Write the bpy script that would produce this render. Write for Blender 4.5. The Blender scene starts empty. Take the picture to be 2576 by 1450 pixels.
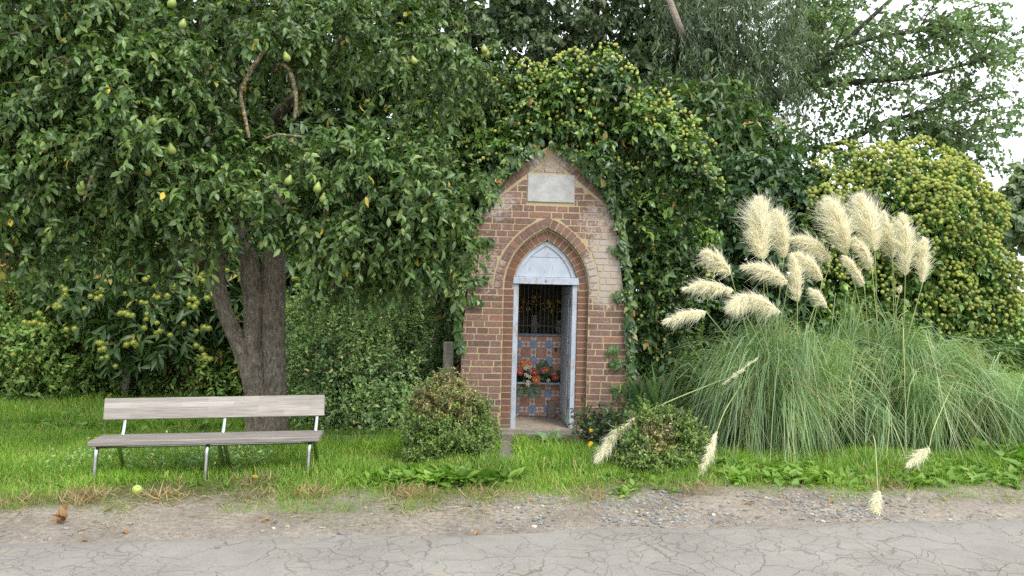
import bpy, math, random
import numpy as np
from mathutils import Vector, Matrix

random.seed(7)
rng = np.random.default_rng(7)
scene = bpy.context.scene
COL = scene.collection
R = math.radians
F, CX, CY, EYE = 2006.0, 1288.0, 725.0, 1.6     # photo measured at 2576 px wide
ZUP = np.array([0.0, 0.0, 1.0])


def at(px, py, Y):
    """world point seen at a measured photo point, at distance Y"""
    return np.array([(px - CX) / F * Y, Y, EYE - (py - CY) / F * Y])


def unit(a):
    return a / np.maximum(np.linalg.norm(a, axis=-1, keepdims=True), 1e-9)


def rnd(n, k=3):
    return rng.normal(size=(n, k))


_lat = rng.random((64, 64))


def vnoise(x, y, s=1.0, o=0.0):
    x = np.asarray(x) * s + o
    y = np.asarray(y) * s + o * 1.7
    i, j = np.floor(x).astype(int), np.floor(y).astype(int)
    f, g = x - i, y - j
    f, g = f * f * (3 - 2 * f), g * g * (3 - 2 * g)
    L = lambda a, b: _lat[a % 64, b % 64]
    return (L(i, j) * (1 - f) + L(i + 1, j) * f) * (1 - g) + (L(i, j + 1) * (1 - f) + L(i + 1, j + 1) * f) * g


def smooth(a, b, x):
    t = np.clip((np.asarray(x) - a) / (b - a), 0, 1)
    return t * t * (3 - 2 * t)


def road_v(x, y):
    """distance beyond the edge of the road"""
    return y - (5.26 + 0.079 * np.asarray(x))


def gz(x, y):
    v = road_v(x, y)
    return -0.02 + 0.07 * smooth(-0.05, 1.0, v) + 0.016 * (vnoise(x, y, 2.3, 3.0) - 0.5) * smooth(0, 0.5, v) \
        + 0.010 * (vnoise(x, y, 7.0, 9.0) - 0.5) * smooth(0, 0.3, v)


# ------------------------------------------------------------------ meshes
class Buf:
    def __init__(s):
        s.v, s.l, s.n, s.m, s.k = [], [], [], [], 0

    def add(s, V, faces, mi=0):
        V = np.asarray(V, float).reshape(-1, 3)
        s.v.append(V)
        s.l.append(np.concatenate([np.asarray(f, int) for f in faces]) + s.k)
        s.n.append(np.array([len(f) for f in faces]))
        s.m.append(np.full(len(faces), mi))
        s.k += len(V)

    def add_np(s, V, loops, lens, mi=0):
        s.v.append(V.reshape(-1, 3))
        s.l.append(loops.reshape(-1) + s.k)
        s.n.append(lens.reshape(-1))
        s.m.append(np.full(lens.size, mi))
        s.k += V.size // 3

    def mesh(s, name, mats, smooth=False):
        me = bpy.data.meshes.new(name)
        if s.k:
            V = np.concatenate(s.v); L = np.concatenate(s.l); N = np.concatenate(s.n)
            me.vertices.add(len(V)); me.vertices.foreach_set('co', V.astype(np.float32).ravel())
            me.loops.add(len(L)); me.loops.foreach_set('vertex_index', L.astype(np.int32))
            me.polygons.add(len(N))
            me.polygons.foreach_set('loop_start', np.concatenate([[0], np.cumsum(N)[:-1]]).astype(np.int32))
            me.polygons.foreach_set('material_index', np.concatenate(s.m).astype(np.int32))
            me.polygons.foreach_set('use_smooth', np.full(len(N), bool(smooth)))
        for m in (mats if isinstance(mats, (list, tuple)) else [mats]):
            me.materials.append(m)
        me.update(calc_edges=True)
        return me

    def build(s, name, mats, parent=None, smooth=False):
        return obj(name, s.mesh(name, mats, smooth), parent)


def obj(name, me, parent=None):
    o = bpy.data.objects.new(name, me)
    COL.objects.link(o)
    if parent is not None:
        o.parent = parent
    return o


def tag(o, label=None, cat=None, group=None, kind=None):
    if label: o['label'] = label
    if cat: o['category'] = cat
    if group: o['group'] = group
    if kind: o['kind'] = kind
    return o


def thing(name, label, cat, loc=(0, 0, 0), group=None):
    o = bpy.data.objects.new(name, None)
    o.empty_display_size = 0.2
    COL.objects.link(o)
    o.location = loc
    tag(o, label, cat, group)
    bpy.context.view_layer.update()
    return o


def put(buf, name, mats, parent, smooth=False):
    """part built in world coordinates under an unrotated Empty"""
    o = buf.build(name, mats, parent, smooth)
    o.matrix_parent_inverse = Matrix.Translation(-Vector(parent.location))
    return o


def box(buf, x0, x1, y0, y1, z0, z1, mi=0, bev=0.0):
    if bev <= 0:
        V = [(x, y, z) for z in (z0, z1) for y in (y0, y1) for x in (x0, x1)]
        Fc = [(0, 2, 3, 1), (4, 5, 7, 6), (0, 1, 5, 4), (2, 6, 7, 3), (0, 4, 6, 2), (1, 3, 7, 5)]
        buf.add(V, Fc, mi)
        return
    # chamfered box: 24 verts
    b = bev
    V, idx = [], {}
    for i, x in enumerate((x0, x1)):
        for j, y in enumerate((y0, y1)):
            for k, z in enumerate((z0, z1)):
                sx, sy, sz = (1 - 2 * i), (1 - 2 * j), (1 - 2 * k)
                idx[i, j, k, 0] = len(V); V.append((x, y + sy * b, z + sz * b))
                idx[i, j, k, 1] = len(V); V.append((x + sx * b, y, z + sz * b))
                idx[i, j, k, 2] = len(V); V.append((x + sx * b, y + sy * b, z))
    Fc = []
    for i in (0, 1):
        Fc.append([idx[i, a, c, 0] for a, c in ((0, 0), (1, 0), (1, 1), (0, 1))])
        Fc.append([idx[a, i, c, 1] for a, c in ((0, 0), (1, 0), (1, 1), (0, 1))])
        Fc.append([idx[a, c, i, 2] for a, c in ((0, 0), (1, 0), (1, 1), (0, 1))])
    for i in (0, 1):
        for j in (0, 1):
            Fc.append([idx[i, j, 0, 0], idx[i, j, 1, 0], idx[i, j, 1, 1], idx[i, j, 0, 1]])
            Fc.append([idx[i, 0, j, 0], idx[i, 1, j, 0], idx[i, 1, j, 2], idx[i, 0, j, 2]])
            Fc.append([idx[0, i, j, 1], idx[1, i, j, 1], idx[1, i, j, 2], idx[0, i, j, 2]])
            for k in (0, 1):
                Fc.append([idx[i, j, k, 0], idx[i, j, k, 1], idx[i, j, k, 2]])
    buf.add(V, Fc, mi)


def hexa(buf, q, y0, y1, mi=0):
    """prism from a quad (x,z)x4 between depths y0 (front) and y1"""
    V = [(x, y0, z) for x, z in q] + [(x, y1, z) for x, z in q]
    buf.add(V, [(0, 1, 2, 3), (7, 6, 5, 4), (0, 4, 5, 1), (1, 5, 6, 2), (2, 6, 7, 3), (3, 7, 4, 0)], mi)


def spline(pts, n):
    P = np.asarray(pts, float)
    if len(P) == 2:
        t = np.linspace(0, 1, n)[:, None]
        return P[0] * (1 - t) + P[1] * t
    Q = np.vstack([2 * P[0] - P[1], P, 2 * P[-1] - P[-2]])
    out = []
    for u in np.linspace(0, len(P) - 1 - 1e-6, n):
        i = int(u); t = u - i
        a, b, c, d = Q[i], Q[i + 1], Q[i + 2], Q[i + 3]
        out.append(0.5 * (2 * b + (c - a) * t + (2 * a - 5 * b + 4 * c - d) * t * t + (3 * b - a - 3 * c + d) * t ** 3))
    return np.array(out)


def tube(buf, pts, rad, sides=8, n=None, rough=0.0, mi=0, cap=True, ridges=0.0):
    n = n or max(2, 4 * (len(pts) - 1))
    P = spline(pts, n)
    rr = np.interp(np.linspace(0, 1, n), np.linspace(0, 1, len(rad)), rad)
    T = unit(np.gradient(P, axis=0))
    ref = np.array([0.0, 1.0, 0.0]) if abs(T[:, 1]).mean() < 0.8 else np.array([1.0, 0, 0])
    U = unit(np.cross(T, ref)); W = np.cross(T, U)
    ang = np.linspace(0, 2 * np.pi, sides, endpoint=False)
    r = rr[:, None] * (1 + rough * (rng.random((n, sides)) - 0.5) * 2)
    if rough:
        r = r * (1 + rough * 0.8 * np.sin(ang * 3 + rng.random() * 6))[None]
    if ridges:
        sl = np.concatenate([[0], np.cumsum(np.linalg.norm(np.diff(P, axis=0), axis=1))])
        A_, Z_ = np.meshgrid(ang, sl)
        r = r * (1 + ridges * (1.2 * np.abs(vnoise(A_ * 5.2 + 2 * vnoise(A_, Z_, 4), Z_ * 5.0, 1.0, 3) - .5) * 2 - .5) + ridges * .8 * (vnoise(A_ * 1.3, Z_ * 3.0, 1.0, 17) - .5) + ridges * .5 * (vnoise(A_ * 12, Z_ * 26, 1.0, 5) - .5))
    V = P[:, None] + r[..., None] * (np.cos(ang)[None, :, None] * U[:, None] + np.sin(ang)[None, :, None] * W[:, None])
    Fc = []
    for i in range(n - 1):
        for j in range(sides):
            k = (j + 1) % sides
            Fc.append((i * sides + j, i * sides + k, (i + 1) * sides + k, (i + 1) * sides + j))
    if cap:
        Fc.append(tuple(range(sides - 1, -1, -1)))
        Fc.append(tuple((n - 1) * sides + j for j in range(sides)))
    buf.add(V.reshape(-1, 3), Fc, mi)


def lathe(buf, prof, c=(0, 0, 0), sides=16, mi=0, bend=None):
    prof = np.asarray(prof, float)
    ang = np.linspace(0, 2 * np.pi, sides, endpoint=False)
    V = np.stack([prof[:, None, 0] * np.cos(ang), prof[:, None, 0] * np.sin(ang),
                  np.repeat(prof[:, 1][:, None], sides, 1)], -1)
    if bend is not None:
        V = V + bend(prof[:, 1])[:, None, :]
    V = V.reshape(-1, 3) + np.asarray(c)
    n = len(prof)
    Fc = [(i * sides + j, i * sides + (j + 1) % sides, (i + 1) * sides + (j + 1) % sides, (i + 1) * sides + j)
          for i in range(n - 1) for j in range(sides)]
    Fc += [tuple(range(sides - 1, -1, -1)), tuple((n - 1) * sides + j for j in range(sides))]
    buf.add(V, Fc, mi)


_ico = {}


def ico(sub):
    if sub not in _ico:
        import bmesh
        bm = bmesh.new()
        bmesh.ops.create_icosphere(bm, subdivisions=sub, radius=1)
        V = np.array([v.co[:] for v in bm.verts]); Fc = np.array([[v.index for v in f.verts] for f in bm.faces])
        bm.free()
        _ico[sub] = (V, Fc)
    return _ico[sub]


# ------------------------------------------------------------------ leaves
class T_:
    pass


def leaf_t(stations, widths, w=0.5, fold=0.25, curl=0.2, petiole=0.0):
    """leaf along +y, length 1; widths at the stations, folded along the midrib, tip curling to -z"""
    V = [(0, -petiole, 0)]
    for y, wi in zip(stations, widths):
        z = -curl * y * y
        V += [(-w * wi * 0.5, y, z + fold * w * wi * 0.5), (0, y, z), (w * wi * 0.5, y, z + fold * w * wi * 0.5)]
    V.append((0, 1, -curl))
    n = len(stations)
    Fc = [(0, 2, 1), (0, 3, 2)]
    for i in range(n - 1):
        a, b = 1 + 3 * i, 4 + 3 * i
        Fc += [(a, a + 1, b + 1, b), (a + 1, a + 2, b + 2, b + 1)]
    a = 1 + 3 * (n - 1); t = len(V) - 1
    Fc += [(a, a + 1, t), (a + 1, a + 2, t)]
    t_ = T_(); t_.v = np.array(V, float); t_.loops = np.concatenate([np.array(f) for f in Fc]); t_.lens = np.array([len(f) for f in Fc])
    return t_


PEAR = [leaf_t([0.25, 0.62], [0.85, 0.9], 0.55, 0.45, 0.30, 0.25), leaf_t([0.25, 0.62], [0.85, 0.9], 0.50, 0.5, 0.65, 0.25),
        leaf_t([0.25, 0.62], [0.85, 0.9], 0.6, 0.25, 0.15, 0.25)]
CHESTNUT = [leaf_t([0.2, 0.55], [0.8, 1.0], 0.32, 0.3, 0.18, 0.1), leaf_t([0.2, 0.55], [0.8, 1.0], 0.3, 0.35, 0.45, 0.1)]
IVY = [leaf_t([0.22, 0.55], [1.0, 0.62], 0.78, 0.2, 0.2, 0.3), leaf_t([0.25, 0.5], [0.9, 0.8], 0.6, 0.35, 0.3, 0.3)]
ROUND = [leaf_t([0.3, 0.65], [1.0, 0.75], 0.85, 0.2, 0.15, 0.4), leaf_t([0.3, 0.65], [1.0, 0.75], 0.8, 0.1, 0.35, 0.4)]
HEART = [leaf_t([0.15, 0.5], [0.85, 0.9], 0.72, 0.3, 0.25, 0.3), leaf_t([0.15, 0.5], [0.85, 0.9], 0.68, 0.4, 0.5, 0.3)]
WILLOW = [leaf_t([0.4], [1.0], 0.16, 0.2, 0.2, 0.05)]
SMALL = [leaf_t([0.5], [1.0], 0.55, 0.35, 0.15, 0.1)]
BLADE = [leaf_t([0.35, 0.7], [1.0, 0.7], 0.055, 0.3, 0.25), leaf_t([0.35, 0.7], [1.0, 0.7], 0.05, 0.3, 0.6)]
WEED = [leaf_t([0.25, 0.5, 0.75], [0.5, 0.9, 0.95], 0.38, 0.3, 0.45), leaf_t([0.25, 0.5, 0.75], [0.45, 0.75, 1.0], 0.34, 0.25, 0.75)]


def scatter(buf, Ts, P, D, N, S, mi=0):
    D = unit(D)
    X = unit(np.cross(D, N)); Z = np.cross(X, D)
    pick = rng.integers(0, len(Ts), len(P))
    for i, t in enumerate(Ts):
        m = pick == i
        k = int(m.sum())
        if not k:
            continue
        s = np.asarray(S)[m][:, None, None]
        V = P[m][:, None] + s * (t.v[None, :, 0:1] * X[m][:, None] + t.v[None, :, 1:2] * D[m][:, None] + t.v[None, :, 2:3] * Z[m][:, None])
        loops = t.loops[None] + (np.arange(k) * len(t.v))[:, None]
        buf.add_np(V, loops, np.tile(t.lens, k), mi)


def perp(d):
    ref = np.where(np.abs(d[:, 2:3]) > 0.9, np.array([[1.0, 0, 0]]), ZUP[None])
    u = unit(np.cross(d, ref))
    return u, np.cross(d, u)


def foliage(buf, Ts, B, d, L, m, size, droop=0.3, spread=0.9, hang=0.4, stems=None, sr=0.004, jit=0.35, keep=None, up=0.8, mi=0):
    """leaves set alternately along short twigs"""
    n = len(B)
    d = unit(d)
    L = np.broadcast_to(np.asarray(L, float), (n,))
    t = (np.arange(m)[None] + 0.3 + 0.5 * rng.random((n, m))) / m
    P = B[:, None] + d[:, None] * (L[:, None] * t)[..., None] - ZUP * (droop * L[:, None] * t * t)[..., None]
    u, v = perp(d)
    ph = np.arange(m)[None] * 2.4 + rng.random((n, 1)) * 6.28
    rad = np.cos(ph)[..., None] * u[:, None] + np.sin(ph)[..., None] * v[:, None]
    D = d[:, None] * 0.5 + rad * spread - ZUP * hang + rng.normal(size=(n, m, 3)) * jit
    N = ZUP * up + d[:, None] * 0.4 + rng.normal(size=(n, m, 3)) * 0.45
    S = size * (0.5 + 0.85 * rng.random((n, m)))
    P, D, N, S = P.reshape(-1, 3), D.reshape(-1, 3), N.reshape(-1, 3), S.ravel()
    if keep is not None:
        k = keep(P)
        P, D, N, S = P[k], D[k], N[k], S[k]
    scatter(buf, Ts, P, D, N, S, mi)
    if stems is not None:
        tt = np.array([0, 0.5, 1.0])
        Q = B[:, None] + d[:, None] * (L[:, None] * tt)[..., None] - ZUP * (droop * L[:, None] * tt * tt)[..., None]
        rr = sr * np.array([1.0, 0.75, 0.4])
        V = []
        for a in (0, 2.094, 4.189):
            V.append(Q + rr[None, :, None] * (math.cos(a) * u + math.sin(a) * v)[:, None])
        V = np.stack(V, 2)                     # n,3 stations,3 sides
        fc = []
        for i in range(2):
            for j in range(3):
                k = (j + 1) % 3
                fc += [i * 3 + j, i * 3 + k, (i + 1) * 3 + k, (i + 1) * 3 + j]
        fc = np.array(fc)
        if keep is not None:
            kk = keep(Q[:, 2])
            V = V[kk]
        loops = fc[None] + (np.arange(len(V)) * 9)[:, None]
        stems.add_np(V, loops, np.full(len(V) * 6, 4))


def blob(px, py, Y, r, ry=None, rz=None):
    """an ellipsoid of crown: centre measured in the photo at distance Y, radius in photo px there"""
    c = at(px, py, Y); s = Y / F
    return np.array([*c, r * s, (ry if ry is not None else r * s * 1.1), (rz if rz is not None else r) * s if rz is not None else r * s])


def blob_pts(blobs, n, lo=0.55, hi=1.0, front=0.0, reject_inside=0.0):
    B = np.array(blobs)
    area = (B[:, 3] * B[:, 5] + B[:, 3] * B[:, 4] + B[:, 4] * B[:, 5])
    pick = rng.choice(len(B), n, p=area / area.sum())
    d = unit(rnd(n))
    if front:
        flip = (d[:, 1] > 0) & (rng.random(n) < front)
        d[flip, 1] *= -1
    r = (lo ** 3 + (hi ** 3 - lo ** 3) * rng.random(n)) ** (1 / 3)
    lump = 1 + 0.16 * np.sin(d[:, 0] * 5 + pick) * np.sin(d[:, 2] * 6 + pick * 2) + 0.08 * np.sin(d[:, 1] * 11 + pick)
    P = B[pick, :3] + d * B[pick, 3:] * (r * lump)[:, None]
    N = unit(d / B[pick, 3:])
    if reject_inside > 0:
        ok = np.ones(n, bool)
        for i in range(len(B)):
            q = np.linalg.norm((P - B[i, :3]) / B[i, 3:], axis=1)
            ok &= (q > reject_inside) | (pick == i)
        P, N = P[ok], N[ok]
    return P, N


def clumps(blobs, nc, per, rad, lo=.5, hi=1.0, front=0.0):
    """twig bases gathered in sprays: centres in the crown, twigs radiating from each"""
    C, N = blob_pts(blobs, nc, lo, hi, front)
    k = rng.poisson(per, len(C)) + 2
    C2, N2 = np.repeat(C, k, 0), np.repeat(N, k, 0)
    o_ = unit(rnd(len(C2))) * (rng.random(len(C2)) ** .5)[:, None]
    P = C2 + o_ * rad * np.array([1.15, 1.0, .7])
    return P, unit(N2 * .7 + o_ * .8)


# ------------------------------------------------------------------ materials
def mat(name):
    m = bpy.data.materials.new(name)
    m.use_nodes = True
    nt = m.node_tree
    for n in list(nt.nodes):
        nt.nodes.remove(n)
    return m, nt


def nd(nt, t, **kw):
    n = nt.nodes.new(t)
    for k, v in kw.items():
        if k.startswith('i_'):
            n.inputs[k[2:].replace('_', ' ')].default_value = v
        else:
            setattr(n, k, v)
    return n


def ramp(nt, stops, fac=None, interp='LINEAR'):
    n = nt.nodes.new('ShaderNodeValToRGB')
    cr = n.color_ramp
    cr.interpolation = interp
    while len(cr.elements) < len(stops):
        cr.elements.new(0.5)
    for e, (p, c) in zip(cr.elements, stops):
        e.position = p
        e.color = (*c, 1) if len(c) == 3 else c
    if fac is not None:
        nt.links.new(fac, n.inputs[0])
    return n.outputs[0]


def math_(nt, op, a, b=None, c=None, clamp=False):
    n = nt.nodes.new('ShaderNodeMath'); n.operation = op; n.use_clamp = clamp
    for i, x in enumerate((a, b, c)):
        if x is None: continue
        if isinstance(x, (int, float)): n.inputs[i].default_value = x
        else: nt.links.new(x, n.inputs[i])
    return n.outputs[0]


def mixc(nt, f, a, b, mode='MIX'):
    n = nt.nodes.new('ShaderNodeMix'); n.data_type = 'RGBA'; n.blend_type = mode
    for s, x in ((n.inputs[0], f), (n.inputs[6], a), (n.inputs[7], b)):
        if isinstance(x, (int, float)): s.default_value = x
        elif isinstance(x, tuple): s.default_value = (*x, 1)
        else: nt.links.new(x, s)
    return n.outputs[2]


def noise(nt, scale, detail=4, rough=0.6, vec=None, dist=0.0, out=0):
    n = nt.nodes.new('ShaderNodeTexNoise')
    n.inputs['Scale'].default_value = scale; n.inputs['Detail'].default_value = detail
    n.inputs['Roughness'].default_value = rough; n.inputs['Distortion'].default_value = dist
    if vec is not None: nt.links.new(vec, n.inputs['Vector'])
    return n.outputs[out]


def coord(nt, kind='Object', scale=None, loc=None):
    o = nt.nodes.new('ShaderNodeTexCoord').outputs[kind]
    if scale is None and loc is None: return o
    m = nt.nodes.new('ShaderNodeMapping')
    if scale: m.inputs['Scale'].default_value = scale
    if loc: m.inputs['Location'].default_value = loc
    nt.links.new(o, m.inputs['Vector'])
    return m.outputs[0]


def finish(nt, color, rough=0.7, spec=0.3, bump=None, bstr=0.3, bdist=0.01, trans=0.0, tcol=None, metal=0.0, sheen=0.0):
    p = nt.nodes.new('ShaderNodeBsdfPrincipled')
    for key, x in (('Base Color', color), ('Roughness', rough), ('Metallic', metal)):
        if isinstance(x, (int, float)): p.inputs[key].default_value = x
        elif isinstance(x, tuple): p.inputs[key].default_value = (*x, 1)
        else: nt.links.new(x, p.inputs[key])
    p.inputs['Specular IOR Level'].default_value = spec
    if bump is not None:
        b = nt.nodes.new('ShaderNodeBump'); b.inputs['Strength'].default_value = bstr; b.inputs['Distance'].default_value = bdist
        nt.links.new(bump, b.inputs['Height']); nt.links.new(b.outputs[0], p.inputs['Normal'])
    out = nt.nodes.new('ShaderNodeOutputMaterial')
    sh = p.outputs[0]
    if trans:
        tr = nt.nodes.new('ShaderNodeBsdfTranslucent')
        tc = tcol if tcol is not None else color
        if isinstance(tc, tuple): tr.inputs[0].default_value = (*tc, 1)
        else: nt.links.new(tc, tr.inputs[0])
        mx = nt.nodes.new('ShaderNodeMixShader'); mx.inputs[0].default_value = trans
        nt.links.new(sh, mx.inputs[1]); nt.links.new(tr.outputs[0], mx.inputs[2]); sh = mx.outputs[0]
    nt.links.new(sh, out.inputs[0])


def island(nt):
    return nt.nodes.new('ShaderNodeNewGeometry').outputs['Random Per Island']


def leaf_mat(name, stops, rough=0.45, spec=0.45, trans=0.25, scale=1.0, tint=1.5, clump=2.2):
    m, nt = mat(name)
    c = ramp(nt, stops, island(nt))
    # slow change of hue from spray to spray (age of the shoots)
    n = noise(nt, clump, 2, 0.5, coord(nt))
    f = ramp(nt, [(0.3, (0.78, 0.80, 0.85)), (0.7, (1.2, 1.18, 1.0))], n)
    c = mixc(nt, 1.0, c, f, 'MULTIPLY')
    t = mixc(nt, 1.0, c, (1.25 * tint / 1.5, 1.55 * tint / 1.5, 0.55), 'MULTIPLY')
    finish(nt, c, rough, spec, trans=trans, tcol=t)
    return m


def g(r_, g_, b_):
    return (r_, g_, b_)


M = {}
M['pear_leaf'] = leaf_mat('pear_leaf', [(0, g(0.046, 0.099, 0.026)), (.45, g(0.071, 0.138, 0.037)), (.8, g(0.117, 0.198, 0.049)), (.994, g(0.189, 0.250, 0.065)), (.997, g(0.626, 0.448, 0.054))], .40, .5, .22)
M['chestnut_leaf'] = leaf_mat('chestnut_leaf', [(0, g(0.044, 0.094, 0.035)), (.6, g(0.073, 0.139, 0.043)), (.94, g(0.122, 0.192, 0.058)), (.99, g(0.359, 0.265, 0.069))], .42, .5, .22)
M['dark_leaf'] = leaf_mat('dark_leaf', [(0, g(0.030, 0.064, 0.021)), (.6, g(0.049, 0.091, 0.029)), (.95, g(0.100, 0.134, 0.039)), (.996, g(0.375, 0.354, 0.067))], .5, .4, .25)
M['grey_leaf'] = leaf_mat('grey_leaf', [(0, g(0.052, 0.087, 0.041)), (.6, g(0.077, 0.116, 0.055)), (1, g(0.128, 0.167, 0.086))], .5, .4, .25)
M['poplar_leaf'] = leaf_mat('poplar_leaf', [(0, g(0.122, 0.209, 0.096)), (.6, g(0.189, 0.289, 0.132)), (1, g(0.310, 0.398, 0.203))], .42, .5, .34, tint=1.2)
M['hazy_far_leaf'] = leaf_mat('hazy_far_leaf', [(0, g(.13, .18, .11)), (.6, g(.19, .24, .15)), (1, g(.26, .31, .2))], .6, .3, .35)  # leaf greens made paler: distance haze is mixed into the colour
M['willow_leaf'] = leaf_mat('willow_leaf', [(0, g(.075, .115, .062)), (.6, g(.11, .155, .088)), (1, g(.19, .24, .15))], .45, .5, .25)
M['ivy_leaf'] = leaf_mat('ivy_leaf', [(0, g(0.034, 0.082, 0.025)), (.6, g(0.055, 0.118, 0.030)), (.93, g(0.099, 0.167, 0.038)), (.97, g(0.171, 0.259, 0.054)), (.995, g(0.316, 0.148, 0.054))], .38, .55, .15)
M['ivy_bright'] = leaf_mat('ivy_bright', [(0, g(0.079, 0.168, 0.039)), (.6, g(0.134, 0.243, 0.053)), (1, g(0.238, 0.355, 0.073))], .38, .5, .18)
M['heart_leaf'] = leaf_mat('heart_leaf', [(0, g(0.036, 0.082, 0.035)), (.6, g(0.056, 0.114, 0.047)), (.95, g(0.093, 0.163, 0.060)), (1, g(0.199, 0.280, 0.062))], .38, .5, .2)
M['bramble_leaf'] = leaf_mat('bramble_leaf', [(0, g(0.087, 0.166, 0.043)), (.5, g(0.149, 0.263, 0.064)), (.9, g(0.245, 0.368, 0.091)), (.96, g(0.420, 0.420, 0.136)), (1, g(0.384, 0.209, 0.091))], .5, .4, .28)
M['briar_leaf'] = leaf_mat('briar_leaf', [(0, g(0.153, 0.278, 0.119)), (.5, g(0.259, 0.408, 0.173)), (.95, g(0.458, 0.592, 0.256)), (1, g(0.914, 0.706, 0.283))], .5, .4, .28)
M['box_leaf'] = leaf_mat('box_leaf', [(0, g(0.076, 0.152, 0.034)), (.5, g(0.130, 0.225, 0.047)), (1, g(0.250, 0.341, 0.078))], .4, .5, .2, clump=6)
M['box_brown'] = leaf_mat('box_brown', [(0, g(0.213, 0.163, 0.075)), (.4, g(0.300, 0.250, 0.106)), (.7, g(0.200, 0.237, 0.075)), (.95, g(0.500, 0.413, 0.237)), (1, g(0.750, 0.663, 0.450))], .6, .3, .2, clump=6)
M['weed_leaf'] = leaf_mat('weed_leaf', [(0, g(0.105, 0.207, 0.033)), (.5, g(0.155, 0.284, 0.048)), (1, g(0.247, 0.382, 0.076))], .5, .4, .3)
M['grass'] = leaf_mat('grass', [(0, g(0.122, 0.242, 0.032)), (.5, g(0.187, 0.351, 0.045)), (.88, g(0.276, 0.452, 0.070)), (.93, g(0.553, 0.498, 0.156)), (1, g(0.733, 0.592, 0.285))], .5, .4, .3, clump=1.3)
M['straw'] = leaf_mat('straw', [(0, g(0.212, 0.145, 0.076)), (.6, g(0.340, 0.264, 0.153)), (1, g(0.468, 0.391, 0.255))], .7, .2, .2, tint=1.0)
M['pampas_leaf'] = leaf_mat('pampas_leaf', [(0, g(0.157, 0.259, 0.116)), (.5, g(0.246, 0.365, 0.179)), (.9, g(0.355, 0.472, 0.271)), (.95, g(0.460, 0.440, 0.213)), (1, g(0.522, 0.494, 0.290))], .42, .5, .3, clump=1.5)
M['iris_leaf'] = leaf_mat('iris_leaf', [(0, g(0.054, 0.114, 0.048)), (.6, g(0.090, 0.174, 0.066)), (1, g(0.192, 0.300, 0.084))], .4, .5, .2)
M['dead_leaf'] = leaf_mat('dead_leaf', [(0, g(0.255, 0.085, 0.025)), (.4, g(0.357, 0.170, 0.051)), (.8, g(0.306, 0.204, 0.102)), (1, g(0.425, 0.238, 0.085))], .6, .3, .15, tint=.9)


def simple(name, col, rough=0.6, spec=0.3, var=0.15, scale=20, bstr=0.0, metal=0.0, trans=0.0):
    m, nt = mat(name)
    n = noise(nt, scale, 5, 0.6, coord(nt))
    a = tuple(x * (1 - var) for x in col); b = tuple(min(1, x * (1 + var)) for x in col)
    c = ramp(nt, [(0.3, a), (0.7, b)], n)
    finish(nt, c, rough, spec, bump=n if bstr else None, bstr=bstr, metal=metal, trans=trans)
    return m


def bark(name, c0, c1, lichen=0.0, lcol=(.42, .36, .10), vs=0.4):
    m, nt = mat(name)
    v = coord(nt, 'Object', (1, 1, vs))
    n1 = noise(nt, 34, 8, 0.68, v, 0.6)
    n2 = noise(nt, 6, 4, 0.6, coord(nt))
    c = ramp(nt, [(0.32, c0), (0.66, c1)], n1)
    c = mixc(nt, 0.55, c, ramp(nt, [(0.3, (.55, .55, .55)), (0.7, (1.25, 1.2, 1.15))], n2), 'MULTIPLY')
    if lichen:
        l = ramp(nt, [(0.62 - lichen * .2, (0, 0, 0)), (0.70 - lichen * .2, (1, 1, 1))], noise(nt, 28, 4, 0.7, coord(nt)))
        c = mixc(nt, l, c, mixc(nt, noise(nt, 60, 2), lcol, (.38, .37, .30)))
    finish(nt, c, 0.9, 0.15, bump=n1, bstr=0.9, bdist=0.02)
    return m


M['pear_bark'] = bark('pear_bark', g(0.072, 0.060, 0.047), g(0.289, 0.251, 0.208), 0.12, (.36, .36, .31))
M['lichen_bark'] = bark('lichen_bark', g(0.093, 0.072, 0.047), g(0.230, 0.196, 0.145), 0.6, (.40, .31, .06), 0.6)
M['dark_bark'] = bark('dark_bark', g(0.043, 0.034, 0.025), g(0.136, 0.111, 0.085))
M['grey_twig'] = simple('grey_twig', g(0.111, 0.093, 0.068), 0.85, 0.2, 0.3)
M['red_twig'] = simple('red_twig', g(0.128, 0.081, 0.051), 0.75, 0.3, 0.3)
M['poplar_bark'] = bark('poplar_bark', g(.045, .045, .036), g(.12, .12, .095))
M['birch_bark'] = bark('birch_bark', g(0.170, 0.128, 0.093), g(0.510, 0.468, 0.408), 0, vs=3.0)
M['pear_skin'] = None
m, nt = mat('pear_skin')
nx = noise(nt, 9, 3, 0.6, coord(nt))
c = ramp(nt, [(0.3, g(0.156, 0.250, 0.043)), (0.62, g(0.265, 0.328, 0.078)), (0.8, g(0.367, 0.281, 0.101))], nx)
c = mixc(nt, math_(nt, 'GREATER_THAN', noise(nt, 130, 2), 0.66), c, g(.22, .22, .07))
finish(nt, c, 0.42, 0.4); M['pear_skin'] = m
M['burr'] = leaf_mat('burr', [(0, g(0.344, 0.413, 0.081)), (.6, g(0.459, 0.505, 0.115)), (1, g(0.597, 0.597, 0.196))], .6, .2, .3, tint=1.0)
M['umbel'] = leaf_mat('umbel', [(0, g(.22, .28, .065)), (.5, g(.33, .39, .095)), (.9, g(.44, .47, .13)), (1, g(.30, .26, .09))], .7, .2, .15, tint=1.0)

# plume hairs
m, nt = mat('plume')
c = ramp(nt, [(0, g(.89, .84, .63)), (.5, g(.94, .91, .73)), (1, g(.95, .94, .83))], island(nt))
finish(nt, c, 0.6, 0.25, trans=0.5, tcol=c); M['plume'] = m
M['stalk'] = simple('stalk', g(.30, .36, .14), 0.5, 0.4, 0.2, 8)


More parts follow.
